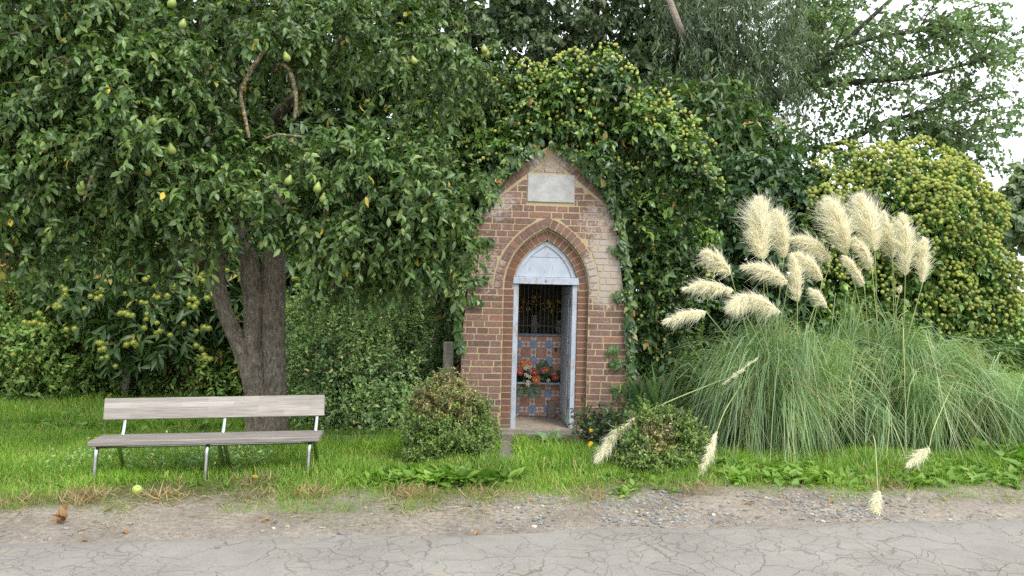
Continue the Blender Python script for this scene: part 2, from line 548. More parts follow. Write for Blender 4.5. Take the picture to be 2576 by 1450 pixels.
def brick_mat(name, cols, white=1.0):
    m, nt = mat(name)
    co = coord(nt)
    c = ramp(nt, cols, island(nt))
    n1 = noise(nt, 45, 6, 0.65, co)
    c = mixc(nt, 0.25, c, g(.17, .12, .095))
    c = mixc(nt, 0.6, c, ramp(nt, [(0.3, (.62, .6, .6)), (0.7, (1.35, 1.3, 1.25))], n1), 'MULTIPLY')
    sp = nt.nodes.new('ShaderNodeSeparateXYZ'); nt.links.new(co, sp.inputs[0])
    # lime bloom: right haunch of the arch, shoulders and the gable
    def spot(x, z, rx, rz):
        dx = math_(nt, 'MULTIPLY', math_(nt, 'SUBTRACT', sp.outputs[0], x), 1 / rx)
        dz = math_(nt, 'MULTIPLY', math_(nt, 'SUBTRACT', sp.outputs[2], z), 1 / rz)
        q = math_(nt, 'ADD', math_(nt, 'MULTIPLY', dx, dx), math_(nt, 'MULTIPLY', dz, dz))
        return math_(nt, 'MAXIMUM', math_(nt, 'SUBTRACT', 1.0, q), 0.0)
    s = math_(nt, 'MULTIPLY', spot(0.62, 1.78, 0.28, 0.5), 1.45)
    s = math_(nt, 'MAXIMUM', s, math_(nt, 'MULTIPLY', spot(0.0, 2.88, 0.35, 0.22), 0.95))
    s = math_(nt, 'MAXIMUM', s, math_(nt, 'MULTIPLY', spot(-0.55, 2.40, 0.28, 0.22), 0.75))
    s = math_(nt, 'MAXIMUM', s, math_(nt, 'MULTIPLY', spot(0.55, 2.25, 0.3, 0.3), 0.6))
    s = math_(nt, 'MAXIMUM', s, math_(nt, 'MULTIPLY', spot(-0.62, 1.75, 0.25, 0.4), 0.5))
    n2 = noise(nt, 19, 8, 0.8, co, 1.2)
    w = math_(nt, 'ADD', n2, math_(nt, 'MULTIPLY', s, 0.235))
    w = ramp(nt, [(0.565, (0, 0, 0)), (0.68, (1, 1, 1))], w)
    w = math_(nt, 'MULTIPLY', w, 0.75 * white)
    c = mixc(nt, w, c, g(.46, .42, .39))
    # damp grime near the foot
    low = ramp(nt, [(0.0, (1, 1, 1)), (0.30, (0, 0, 0))], math_(nt, 'MULTIPLY', sp.outputs[2], 1.0))
    c = mixc(nt, math_(nt, 'MULTIPLY', low, 0.55), c, g(.20, .17, .13))
    finish(nt, c, 0.85, 0.25, bump=n1, bstr=0.55, bdist=0.006)
    return m


M['brick'] = brick_mat('brick', [(0, g(0.137, 0.082, 0.075)), (.3, g(0.193, 0.111, 0.099)), (.6, g(0.242, 0.138, 0.117)), (.85, g(0.190, 0.123, 0.114)), (1, g(0.289, 0.146, 0.109))])
M['brick_red'] = brick_mat('brick_red', [(0, g(0.136, 0.065, 0.048)), (.5, g(0.200, 0.087, 0.059)), (1, g(0.163, 0.087, 0.068))], 0.35)
m, nt = mat('mortar')
co = coord(nt)
n1 = noise(nt, 60, 5, 0.7, co)
c = ramp(nt, [(0.3, g(0.340, 0.268, 0.149)), (0.7, g(0.511, 0.425, 0.263))], n1)
c = mixc(nt, math_(nt, 'MULTIPLY', ramp(nt, [(0.5, (0, 0, 0)), (0.7, (1, 1, 1))], noise(nt, 7, 4, 0.6, co)), 0.6), c, g(0.425, 0.391, 0.323))
finish(nt, c, 0.95, 0.1, bump=n1, bstr=0.5, bdist=0.006); M['mortar'] = m

m, nt = mat('concrete')
co = coord(nt)
n1 = noise(nt, 30, 7, 0.7, co)
c = ramp(nt, [(0.3, g(0.129, 0.118, 0.095)), (0.7, g(0.251, 0.236, 0.201))], n1)
c = mixc(nt, ramp(nt, [(0.55, (0, 0, 0)), (0.7, (.5, .5, .5))], noise(nt, 5, 4, 0.6, co)), c, g(0.099, 0.099, 0.057))
finish(nt, c, 0.9, 0.2, bump=n1, bstr=0.5, bdist=0.006); M['concrete'] = m

m, nt = mat('plaque_stone')
co = coord(nt)
c = ramp(nt, [(0.3, g(0.326, 0.326, 0.311)), (0.7, g(0.459, 0.459, 0.451))], noise(nt, 9, 6, 0.65, co))
sc = noise(nt, 14, 6, 0.75, coord(nt, 'Object', (1.0, 1, 4.0)), 1.5)
c = mixc(nt, ramp(nt, [(0.56, (0, 0, 0)), (0.66, (.85, .85, .85))], sc), c, g(0.244, 0.215, 0.178))
c = mixc(nt, ramp(nt, [(0.62, (0, 0, 0)), (0.66, (.6, .6, .6))], noise(nt, 55, 3, 0.7, co, 2)), c, g(0.200, 0.170, 0.141))
finish(nt, c, 0.75, 0.3, bump=sc, bstr=0.15, bdist=0.004); M['plaque'] = m


def paint_mat(name, col, peel=0.5, wood=g(.30, .24, .19)):
    m, nt = mat(name)
    v = coord(nt, 'Object', (1, 1, 0.35))
    n = noise(nt, 26, 7, 0.72, v, 0.7)
    w = ramp(nt, [(peel, (0, 0, 0)), (peel + 0.03, (1, 1, 1))], n)
    n2 = noise(nt, 7, 4, 0.6, coord(nt))
    c = mixc(nt, 0.5, col, ramp(nt, [(0.3, (.7, .7, .72)), (0.7, (1.15, 1.15, 1.15))], n2), 'MULTIPLY')
    c = mixc(nt, w, c, mixc(nt, noise(nt, 80, 3, 0.6, v), wood, tuple(x * 1.7 for x in wood)))
    h = math_(nt, 'SUBTRACT', math_(nt, 'MULTIPLY', n2, 0.3), w)
    finish(nt, c, 0.6, 0.35, bump=h, bstr=0.5, bdist=0.004)
    return m


M['blue_paint'] = paint_mat('blue_paint', g(.41, .455, .53), 0.565)
M['board_paint'] = paint_mat('board_paint', g(.42, .475, .55), 0.60)
M['grey_paint'] = paint_mat('grey_paint', g(0.274, 0.304, 0.357), 0.57)
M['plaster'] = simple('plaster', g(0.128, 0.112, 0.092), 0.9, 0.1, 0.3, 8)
M['iron'] = simple('iron', g(0.128, 0.112, 0.088), 0.6, 0.4, 0.3, 40)
M['tile_red'] = simple('tile_red', g(.55, .30, .225), 0.5, 0.4, 0.2, 14)
M['tile_cream'] = simple('tile_cream', g(.80, .72, .61), 0.5, 0.4, 0.12, 14)
M['tile_blue'] = simple('tile_blue', g(.33, .40, .57), 0.5, 0.4, 0.15, 14)
M['tile_dark'] = simple('tile_dark', g(.25, .265, .29), 0.5, 0.4, 0.2, 14)

m, nt = mat('floor_tile')
co = coord(nt)
vo = nt.nodes.new('ShaderNodeTexVoronoi'); vo.feature = 'DISTANCE_TO_EDGE'; vo.inputs['Scale'].default_value = 9
nt.links.new(co, vo.inputs['Vector'])
c = ramp(nt, [(0.3, g(.26, .21, .165)), (0.7, g(.40, .34, .28))], noise(nt, 12, 5, 0.6, co))
c = mixc(nt, ramp(nt, [(0.0, (.8, .8, .8)), (0.03, (0, 0, 0))], vo.outputs[0]), c, g(.10, .08, .06))
finish(nt, c, 0.8, 0.2); M['floor'] = m

# weathered bench boards
m, nt = mat('weathered_wood')
v = coord(nt, 'Object', (0.5, 6, 14))
n1 = noise(nt, 9, 7, 0.65, v, 0.3)
br = nt.nodes.new('ShaderNodeTexBrick')
br.inputs['Scale'].default_value = 1.0; br.inputs['Mortar Size'].default_value = 0.0
br.inputs['Brick Width'].default_value = 0.42; br.inputs['Row Height'].default_value = 0.042
br.inputs['Color1'].default_value = (.72, .70, .68, 1); br.inputs['Color2'].default_value = (1.22, 1.2, 1.18, 1)
sep = nt.nodes.new('ShaderNodeSeparateXYZ'); nt.links.new(coord(nt), sep.inputs[0])
cb = nt.nodes.new('ShaderNodeCombineXYZ')
nt.links.new(sep.outputs[0], cb.inputs[0])
nt.links.new(math_(nt, 'ADD', sep.outputs[2], math_(nt, 'MULTIPLY', sep.outputs[1], 0.9)), cb.inputs[1])
nt.links.new(cb.outputs[0], br.inputs['Vector'])
c = ramp(nt, [(0.25, g(0.212, 0.190, 0.171)), (0.5, g(0.355, 0.334, 0.311)), (0.75, g(0.465, 0.442, 0.413))], n1)
c = mixc(nt, 0.85, c, br.outputs[0], 'MULTIPLY')
finish(nt, c, 0.75, 0.3, bump=n1, bstr=0.35, bdist=0.004); M['wood'] = m
m, nt = mat('seat_wood')
v = coord(nt, 'Object', (0.5, 10, 14))
n1 = noise(nt, 9, 7, 0.65, v, 0.3)
c = ramp(nt, [(0.25, g(0.119, 0.103, 0.092)), (0.5, g(0.227, 0.206, 0.188)), (0.75, g(0.375, 0.355, 0.321))], n1)
finish(nt, c, 0.7, 0.35, bump=n1, bstr=0.4, bdist=0.004); M['seat_wood'] = m
M['chrome'] = simple('chrome', g(.55, .56, .58), 0.22, 0.5, 0.12, 30, metal=1.0)
M['post_wood'] = bark('post_wood', g(.13, .11, .085), g(.36, .32, .26), 0.1, (.2, .22, .12), 0.12)

# road
m, nt = mat('asphalt')
co = coord(nt)
wob = nt.nodes.new('ShaderNodeTexNoise'); wob.inputs['Scale'].default_value = 3.2; wob.inputs['Detail'].default_value = 5
nt.links.new(co, wob.inputs['Vector'])
mv = nt.nodes.new('ShaderNodeVectorMath'); mv.operation = 'MULTIPLY_ADD'
nt.links.new(wob.outputs['Color'], mv.inputs[0]); mv.inputs[1].default_value = (.34, .34, 0); nt.links.new(co, mv.inputs[2])
def crack(scale, vec):
    vo = nt.nodes.new('ShaderNodeTexVoronoi'); vo.feature = 'DISTANCE_TO_EDGE'; vo.inputs['Scale'].default_value = scale
    nt.links.new(vec, vo.inputs['Vector']); return vo.outputs[0]
d1 = crack(2.9, mv.outputs[0]); d2 = crack(7.0, mv.outputs[0])
msk = noise(nt, 1.1, 3, 0.6, co)
wdt = noise(nt, 1.4, 5, 0.75, coord(nt, 'Object', (1, 1, 1), (7, 3, 0)))
k1 = math_(nt, 'SUBTRACT', 1.0, math_(nt, 'DIVIDE', d1, math_(nt, 'MAXIMUM', math_(nt, 'MULTIPLY_ADD', wdt, 0.085, -0.031), .0006)), clamp=True)
k2 = math_(nt, 'SUBTRACT', 1.0, math_(nt, 'DIVIDE', d2, math_(nt, 'MAXIMUM', math_(nt, 'MULTIPLY_ADD', msk, 0.16, -0.062), .0006)), clamp=True)
k = math_(nt, 'MAXIMUM', k1, math_(nt, 'MULTIPLY', k2, 0.8))
gr = noise(nt, 150, 4, 0.85, co)
c = ramp(nt, [(0.25, g(0.178, 0.169, 0.155)), (0.5, g(0.246, 0.235, 0.217)), (0.8, g(0.363, 0.347, 0.320))], gr)
c = mixc(nt, 0.7, c, ramp(nt, [(0.3, (.70, .69, .67)), (0.7, (1.2, 1.2, 1.19))], noise(nt, 1.5, 7, 0.72, co)), 'MULTIPLY')
pat = ramp(nt, [(0.60, (0, 0, 0)), (0.70, (1, 1, 1))], noise(nt, 5.5, 4, 0.6, co))
c = mixc(nt, math_(nt, 'MULTIPLY', pat, math_(nt, 'MULTIPLY', msk, 0.9)), c, g(0.316, 0.262, 0.177))
c = mixc(nt, math_(nt, 'MULTIPLY', k, 0.62), c, g(0.093, 0.083, 0.065))
h = math_(nt, 'SUBTRACT', math_(nt, 'MULTIPLY', gr, 0.25), k)
finish(nt, c, 0.9, 0.2, bump=h, bstr=0.5, bdist=0.012); M['asphalt'] = m

# ground: bare earth by the road, soil and thatch under the grass
m, nt = mat('earth')
co = coord(nt)
sp = nt.nodes.new('ShaderNodeSeparateXYZ'); nt.links.new(co, sp.inputs[0])
v = math_(nt, 'SUBTRACT', sp.outputs[1], math_(nt, 'MULTIPLY_ADD', sp.outputs[0], 0.079, 5.26))
n1 = noise(nt, 26, 8, 0.72, co); n2 = noise(nt, 2.2, 5, 0.6, co)
dirt = ramp(nt, [(0.3, g(0.177, 0.149, 0.124)), (0.55, g(0.294, 0.263, 0.226)), (0.75, g(0.402, 0.379, 0.341))], n1)
dirt = mixc(nt, 0.7, dirt, ramp(nt, [(0.35, (.72, .70, .68)), (0.65, (1.2, 1.18, 1.15))], n2), 'MULTIPLY')
soil = ramp(nt, [(0.3, g(0.060, 0.080, 0.024)), (0.7, g(0.112, 0.132, 0.044))], n1)
f = math_(nt, 'ADD', v, math_(nt, 'MULTIPLY', math_(nt, 'SUBTRACT', n2, 0.5), 0.8))
f = ramp(nt, [(0.72, (0, 0, 0)), (1.0, (1, 1, 1))], f)
c = mixc(nt, f, dirt, soil)
finish(nt, c, 0.95, 0.1, bump=n1, bstr=0.8, bdist=0.03); M['earth'] = m
M['stone'] = leaf_mat('stone', [(0, g(0.133, 0.136, 0.144)), (.5, g(0.211, 0.215, 0.222)), (.85, g(0.289, 0.285, 0.277)), (.95, g(0.328, 0.257, 0.172)), (1, g(0.484, 0.468, 0.437))], .8, .3, 0.0, clump=20)
M['apple_skin'] = simple('apple_skin', g(.36, .50, .10), 0.35, 0.45, 0.2, 12)
M['yellow_petal'] = simple('yellow_petal', g(0.720, 0.468, 0.027), 0.6, 0.2, 0.1, trans=0.2)
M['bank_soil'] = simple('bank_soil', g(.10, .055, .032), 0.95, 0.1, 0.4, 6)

# ------------------------------------------------------------------ setting
buf = Buf()
xs = np.concatenate([np.linspace(-200, -9, 10), np.linspace(-8, 8, 215), np.linspace(9, 200, 10)])
ys = np.concatenate([np.linspace(-60, 3, 6), np.linspace(3.6, 13, 190), np.linspace(14, 300, 14)])
GX, GY = np.meshgrid(xs, ys)
GZ = gz(GX, GY)
nx_, ny_ = len(xs), len(ys)
ii = np.arange((ny_ - 1) * (nx_ - 1)); a = (ii // (nx_ - 1)) * nx_ + ii % (nx_ - 1)
buf.add_np(np.stack([GX, GY, GZ], -1).reshape(-1, 3), np.stack([a, a + 1, a + nx_ + 1, a + nx_], 1), np.full(len(a), 4))
tag(buf.build('ground', M['earth'], smooth=True), 'bare brown earth verge turning to grassy soil beside the road', 'ground', kind='structure')

buf = Buf()
xs = np.concatenate([np.linspace(-120, -9, 8), np.linspace(-8, 8, 160), np.linspace(9, 120, 8)])
vs = np.array([-9, -4, -2, -1, -0.4, -0.12, 0.0])
V = []
for i, vv in enumerate(vs):
    jag = (0.10 * (vnoise(xs, xs * 0, 2.1, 5) - 0.5) + 0.06 * (vnoise(xs, xs * 0, 9, 2) - 0.5)) if vv > -0.2 else 0 * xs
    yy = 5.26 + 0.079 * xs + vv + jag
    V.append(np.stack([xs, yy, np.full_like(xs, 0.004 - (0.014 if vv == 0 else 0)) - 0.012 * max(0, vv + 0.12)], -1))
V = np.array(V); n_ = len(xs)
ii = np.arange((len(vs) - 1) * (n_ - 1)); a = (ii // (n_ - 1)) * n_ + ii % (n_ - 1)
buf.add_np(V.reshape(-1, 3), np.stack([a, a + 1, a + n_ + 1, a + n_], 1), np.full(len(a), 4))
tag(buf.build('road', M['asphalt'], smooth=True), 'cracked pale grey asphalt lane along the foreground', 'road', kind='structure')

# ------------------------------------------------------------------ shrine
TILT, YAW = R(1.5), R(4.6)
SH = np.array([0.315, 8.2, 0.05])
shrine = thing('brick_shrine', 'small red brick wayside shrine with pointed blue doorway, wrapped in ivy', 'shrine', SH)
shrine.rotation_euler = (0, TILT, YAW)
MS = Matrix.Translation(Vector(SH)) @ Matrix.Rotation(YAW, 4, 'Z') @ Matrix.Rotation(TILT, 4, 'Y')
MSi = np.array(MS.inverted())
MSn = np.array(MS)


def to_shrine(P):
    return P @ MSi[:3, :3].T + MSi[:3, 3]


def from_shrine(P):
    return np.asarray(P) @ MSn[:3, :3].T + MSn[:3, 3]


HZ = [-.1, .86, 1.135, 1.62, 2.09, 2.3, 2.5, 2.62, 2.74, 2.86, 3.0]
HW = [.86, .853, .845, .79, .726, .68, .60, .52, .41, .27, .03]


def half(z):
    return np.interp(z, HZ, HW)


ZS, ZB = 1.54, 1.663


def arch(z, w, rise, extra=0.0):
    Rr = (w * w + rise * rise) / (2 * w); c_ = Rr - w
    if z <= ZS: return w + extra
    q = (Rr + extra) ** 2 - (z - ZS) ** 2
    return math.sqrt(q) - c_ if q > c_ * c_ else -1.0


WO, RO, WI, RI = .44, .63, .337, .505


def clipq(q, cap=0.0):
    return q


wall = Buf()
# mortar face with the arched opening
zz = np.concatenate([np.arange(-0.1, 3.0, 0.02), [3.0]])
for z0, z1 in zip(zz[:-1], zz[1:]):
    h0, h1 = half(z0), half(z1)
    o0, o1 = max(arch(z0, WO, RO), 0), max(arch(z1, WO, RO), 0)
    if o0 <= 0.0 and o1 <= 0.0:
        wall.add([(-h0, 0, z0), (h0, 0, z0), (h1, 0, z1), (-h1, 0, z1)], [(0, 1, 2, 3)], 1)
    else:
        wall.add([(-h0, 0, z0), (-o0, 0, z0), (-o1, 0, z1), (-h1, 0, z1)], [(0, 1, 2, 3)], 1)
        wall.add([(o0, 0, z0), (h0, 0, z0), (h1, 0, z1), (o1, 0, z1)], [(0, 1, 2, 3)], 1)
        for s in (-1, 1):
            wall.add([(s * o0, 0, z0), (s * o0, .055, z0), (s * o1, .055, z1), (s * o1, 0, z1)], [(0, 1, 2, 3)], 0)
    # outer flanks, vault and back
    for s in (-1, 1):
        wall.add([(s * h0, 0, z0), (s * h0, 1.55, z0), (s * h1, 1.55, z1), (s * h1, 0, z1)], [(0, 1, 2, 3)], 0)
    wall.add([(-h0, 1.55, z0), (h0, 1.55, z0), (h1, 1.55, z1), (-h1, 1.55, z1)], [(0, 1, 2, 3)], 0)
CH = 0.0667
pl_x, pl_z, pl_w, pl_h = 0.02, 2.575, 0.243, 0.142
for row in range(45):
    z0 = -0.06 + row * CH; z1 = z0 + CH - 0.0155
    zm = (z0 + z1) / 2
    if z1 > 2.93: break
    def lim(z):
        h = half(z)
        if z > 2.42: h = min(h, .565 - (z - 2.42) * 1.25)
        return h - 0.004
    def opn(z):
        o = arch(z, WO, RO, 0.112 if z > ZS else 0.0)
        return o
    x = -1.2 + (row % 2) * 0.163 + random.uniform(-.02, .02)
    while x < 1.0:
        w_ = random.choice([.215, .215, .215, .103, .103, .16]) if row % 3 else random.choice([.103, .103, .215])
        a0, a1 = x, x + w_
        x = a1 + 0.0145 + random.uniform(-.002, .003)
        spans = []
        if opn(zm) <= 0:
            spans.append((-9, 9))
        else:
            spans += [(-9, 'o'), ('o', 9)]
        for lo, hi in spans:
            def ends(z):
                l = -lim(z) if lo == -9 else opn(z) + .006
                h_ = lim(z) if hi == 9 else -(opn(z) + .006)
                return max(a0, l), min(a1, h_)
            l0, r0 = ends(z0); l1, r1 = ends(z1)
            if z1 > pl_z - pl_h and z0 < pl_z + pl_h:
                # cut round the plaque
                pieces = [(l0, min(r0, pl_x - pl_w - .008), l1, min(r1, pl_x - pl_w - .008)),
                          (max(l0, pl_x + pl_w + .008), r0, max(l1, pl_x + pl_w + .008), r1)]
            else:
                pieces = [(l0, r0, l1, r1)]
            for (p0, q0, p1, q1) in pieces:
                if q0 - p0 < .012 or q1 - p1 < .004: continue
                j = random.uniform(-.0018, .0018)
                hexa(wall, [(p0, z0 + j), (q0, z0 + j), (q1, z1 + j), (p1, z1 + j)], -.0045 + random.uniform(-.0025, .002), .003, 0)
# raking bricks along the gable
for s in (-1, 1):
    A = np.array([.57, 2.45]); Bp = np.array([.035, 2.88]); u = (Bp - A) / np.linalg.norm(Bp - A); nrm = np.array([u[1], -u[0]])
    if nrm[0] < 0: nrm = -nrm
    nrm = np.array([abs(u[1]), abs(u[0])])
    L_ = np.linalg.norm(Bp - A); k = 0.0
    while k + .06 < L_:
        p, q = A + u * k, A + u * (k + .0655)
        p2, q2 = p + nrm * .075, q + nrm * .075
        k += .077
        hexa(wall, [(s * p[0], p[1]), (s * q[0], q[1]), (s * max(q2[0], .002), q2[1]), (s * p2[0], p2[1])][::s], -.008 + random.uniform(-.003, .002), .003, 0)
wo = wall.build('wall', [M['brick'], M['mortar']], shrine)


def ring(buf, w, rise, t, y0, y1, step, mi, extra=0.0, cover=0):
    Rr = (w * w + rise * rise) / (2 * w); c_ = Rr - w; r0, r1 = Rr + extra, Rr + extra + t
    for s in (-1, 1):
        th = 0.0
        tmax = math.acos(min(1, c_ / r1))
        while th < tmax - 0.02:
            t2 = min(th + step / r1, tmax)
            q = []
            for rr_, tt in ((r0, th), (r0, t2), (r1, t2), (r1, th)):
                q.append((s * max(-c_ + rr_ * math.cos(tt), .002), ZS + rr_ * math.sin(tt)))
            e = 0.08
            m_ = np.mean(q, 0)
            if abs(q[0][0] - q[1][0]) + abs(q[0][1] - q[1][1]) > .02:
                q = [tuple(m_ + (np.array(p) - m_) * np.array([.81, .81])) for p in q]
                hexa(buf, q[::s], y0 + random.uniform(-.003, .002), y1, mi)
            th = t2


rb = Buf()
ring(rb, WO, RO, .102, -.010, .002, .078, 0, .004)
rb.build('arch_surround', M['brick'], shrine)
inner = Buf()
# inner order: recessed jambs and voussoirs
y_in = .055
zz2 = np.concatenate([np.arange(-0.1, 2.24, 0.02)])
for z0, z1 in zip(zz2[:-1], zz2[1:]):
    o0, o1 = max(arch(z0, WO, RO), 0), max(arch(z1, WO, RO), 0)
    i0, i1 = max(arch(z0, WI, RI), 0), max(arch(z1, WI, RI), 0)
    for s in (-1, 1):
        inner.add([(s * i0, y_in, z0), (s * (o0 + .02), y_in, z0), (s * (o1 + .02), y_in, z1), (s * i1, y_in, z1)], [(0, 1, 2, 3)], 1)
        if i0 > 0:
            inner.add([(s * i0, y_in, z0), (s * i0, .20, z0), (s * i1, .20, z1), (s * i1, y_in, z1)], [(0, 1, 2, 3)], 0)
for row in range(26):
    z0 = -0.06 + row * CH; z1 = z0 + CH - .0145
    if z1 > ZS: break
    for s in (-1, 1):
        hexa(inner, [(s * WI, z0), (s * (WO - .006), z0), (s * (WO - .006), z1), (s * WI, z1)][::s], y_in - .006, y_in + .002, 0)
ring(inner, WI, RI, .098, y_in - .008, y_in + .002, .075, 0, .002)
inner.build('inner_arch', [M['brick_red'], M['mortar']], shrine)

b = Buf(); box(b, pl_x - pl_w, pl_x + pl_w, -.014, .01, pl_z - pl_h, pl_z + pl_h, 0, .004)
b.build('plaque', M['plaque'], shrine)
# step, floor
b = Buf(); box(b, -.47, .50, -.16, .0, -.12, .085, 0, .012)
b.build('step', M['concrete'], shrine)
b = Buf(); box(b, -.56, .56, .001, .90, -.05, .095)
b.build('floor', M['floor'], shrine)
# interior
b = Buf()
box(b, -.62, -.55, .19, 1.5, 0, 2.3); box(b, .55, .62, .19, 1.5, 0, 2.3); box(b, -.549, .549, 1.40, 1.5, .0, 2.3); box(b, -.549, .549, .20, 1.399, 2.2, 2.3)
for s in (-1, 1):
    x0, x1 = sorted((s * (WI + .002), s * .549)); box(b, x0, x1, .17, .189, .1, 2.199)
b.build('inner_wall', M['plaster'], shrine)
# tympanum board, head beam, frame posts
b = Buf()
zt = np.linspace(ZB, ZS + RI - .012, 40)
wv = [max(arch(z, WI, RI) - .004, .001) for z in zt]
for k in range(39):
    gap = k in (21,)
    yf = .094 if gap else .090
    b.add([(-wv[k], yf, zt[k]), (wv[k], yf, zt[k]), (wv[k + 1], yf, zt[k + 1]), (-wv[k + 1], yf, zt[k + 1])], [(0, 1, 2, 3)])
b.add([(-.30, .12, ZB), (.30, .12, ZB), (.15, .12, ZS + .38), (-.15, .12, ZS + .38)], [(0, 1, 2, 3)])
ty = b.build('tympanum_board', M['board_paint'], shrine)
b = Buf()
for s in (-1, 1):
    for k in range(39):
        z0, z1 = zt[k], zt[k + 1]
        def q(z, d):
            Rr = (WI * WI + RI * RI) / (2 * WI); c_ = Rr - WI
            v_ = (Rr - d) ** 2 - (z - ZS) ** 2
            return max(math.sqrt(v_) - c_, .0005) if v_ > c_ * c_ else .0005
        if q(z0, .004) <= .001: continue
        hexa(b, [(s * q(z0, .050), z0), (s * q(z0, .004), z0), (s * q(z1, .004), z1), (s * q(z1, .050), z1)][::s], .078, .0895, 0)
b.build('arch_moulding', M['blue_paint'], ty)
frame = Buf(); box(frame, -.345, .348, .048, .13, 1.598, 1.659, 0, .006)
box(frame, -.34, .34, .042, .06, 1.588, 1.602, 0, .003)
fr = frame.build('door_frame', M['blue_paint'], shrine)
for s in (-1, 1):
    b = Buf(); x0, x1 = sorted((s * .336, s * .280)); box(b, x0, x1, .066, .128, .087, 1.587, 0, .005)
    b.build('frame_post', M['blue_paint'], fr)
b = Buf(); lathe(b, [(0, 0), (.010, .001), (.010, .008), (0, .010)], sides=10)
o = b.build('hook_knob', M['grey_paint'], fr); o.location = (.0, .046, 1.628); o.rotation_euler = (R(90), 0, 0)

# door leaf standing open into the shrine
door = Buf()
box(door, -.018, .018, 0, .62, 0, 1.47, 0, .004)
for (z0, z1) in ((.10, .62), (.74, 1.38)):
    box(door, -.026, -.0185, .09, .53, z0, z1, 0, .003)
do = door.build('door', M['blue_paint'], shrine)
do.location = (.293, .135, .105); do.rotation_euler = (0, 0, R(.6))
b = Buf(); box(b, -.026, -.019, .0, .62, -.002, .03, 0)
b = Buf(); lathe(b, [(0, 0), (.006, 0), (.006, .03), (.022, .035), (.026, .05), (.018, .062), (0, .064)], sides=12)
kn = b.build('handle', M['chrome'], do); kn.location = (-.027, .575, .76); kn.rotation_euler = (0, R(-90), 0)
for z in (.2, 1.25):
    b = Buf(); box(b, -.024, -.0185, -.012, .02, z, z + .09, 0, .002); b.build('hinge', M['iron'], do)

# tiled altar front
TP = .178
tile = Buf()
ty0 = .895
tile.add([(-.549, ty0, .096), (.549, ty0, .096), (.549, ty0, 1.0), (-.549, ty0, 1.0)], [(0, 1, 2, 3)], 1)


def poly(pts, mi, dy):
    # clip polygon to the panel
    P = [tuple(p) for p in pts]
    for ax, val, sgn in ((0, -.548, 1), (0, .548, -1), (1, .098, 1), (1, .999, -1)):
        Q = []
        for i in range(len(P)):
            a_, b_ = P[i], P[(i + 1) % len(P)]
            ia, ib = (a_[ax] - val) * sgn >= 0, (b_[ax] - val) * sgn >= 0
            if ia: Q.append(a_)
            if ia != ib:
                t_ = (val - a_[ax]) / (b_[ax] - a_[ax]); Q.append((a_[0] + t_ * (b_[0] - a_[0]), a_[1] + t_ * (b_[1] - a_[1])))
        P = Q
        if len(P) < 3: return
    tile.add([(x, ty0 - dy, z) for x, z in P], [tuple(range(len(P)))], mi)


TV = .186
for i in range(-4, 5):
    for j in range(-1, 7):
        cx_, cz_ = -.02 + i * TP, .165 + j * TV
        dmd = lambda x, z, r_: [(x, z - r_), (x + r_, z), (x, z + r_), (x - r_, z)]
        poly(dmd(cx_, cz_, .058), 3, .001)
        o_ = .040
        poly([(cx_ - o_ * .75, cz_ - .042), (cx_ + o_ * .75, cz_ - .042), (cx_ + .042, cz_ - o_ * .75), (cx_ + .042, cz_ + o_ * .75),
              (cx_ + o_ * .75, cz_ + .042), (cx_ - o_ * .75, cz_ + .042), (cx_ - .042, cz_ + o_ * .75), (cx_ - .042, cz_ - o_ * .75)], 2, .002)
        poly(dmd(cx_ + TP / 2, cz_, .026), 0, .001)
        poly(dmd(cx_, cz_ + TV / 2, .026), 0, .001)
        hx = TP * .335; hz = TV * .335
        poly([(cx_ + TP / 2 - hx, cz_ + TV / 2 - hz), (cx_ + TP / 2 + hx, cz_ + TV / 2 - hz), (cx_ + TP / 2 + hx, cz_ + TV / 2 + hz), (cx_ + TP / 2 - hx, cz_ + TV / 2 + hz)], 0, .001)
tile.build('tile_panel', [M['tile_red'], M['tile_cream'], M['tile_blue'], M['tile_dark']], shrine)
b = Buf(); box(b, -.549, .549, .87, 1.395, 1.001, 1.03, 0, .004)
b.build('ledge', M['grey_paint'], shrine)
b = Buf(); box(b, -.549, .549, .66, .893, .478, .50, 0, .004)
b.build('shelf', M['grey_paint'], shrine)
gr_ = Buf()
tube(gr_, [(-.548, .888, 1.12), (.548, .888, 1.12)], [.009, .009], 8, 2)
gl = gr_.build('grille', M['iron'], shrine)
bars0 = Buf()
for i in range(23):
    x = -.528 + i * .048
    tube(bars0, [(x, .9, 1.031), (x, .9, 2.19)], [.0055, .0055], 6, 2)
bars0.build('grille_bars', M['iron'], gl)
# things inside
b = Buf(); box(b, -.042, .042, -.03, .03, 0, .195, 0, .006)
o = b.build('concrete_block', M['concrete'])
tag(o, 'small upright concrete block on the shrine floor beside the open door', 'block')
o.location = from_shrine([[.175, .74, .096]])[0]; o.rotation_euler = (0, TILT, YAW)

# silk flower arrangement on the shelf
bq_loc = from_shrine([[-.085, .76, .50]])[0]
bq = thing('flower_arrangement', 'arrangement of orange, red and white artificial flowers on the tiled shrine shelf', 'flowers', bq_loc)
bq.rotation_euler = (0, 0, YAW)
M['silk_green'] = leaf_mat('silk_green', [(0, g(0.024, 0.075, 0.036)), (.6, g(0.045, 0.112, 0.054)), (1, g(0.090, 0.165, 0.083))], .45, .4, .1, clump=8)
M['silk_orange'] = simple('silk_orange', g(.56, .17, .055), .6, .2, .35, 60, trans=.15)
M['silk_red'] = simple('silk_red', g(.36, .06, .05), .6, .2, .35, 60, trans=.1)
M['silk_pink'] = simple('silk_pink', g(.33, .10, .12), .6, .2, .35, 60, trans=.1)
M['silk_white'] = simple('silk_white', g(.62, .58, .50), .6, .2, .12, 60, trans=.15)
M['silk_yellow'] = simple('silk_yellow', g(.75, .45, .06), .6, .2, .1, 30)
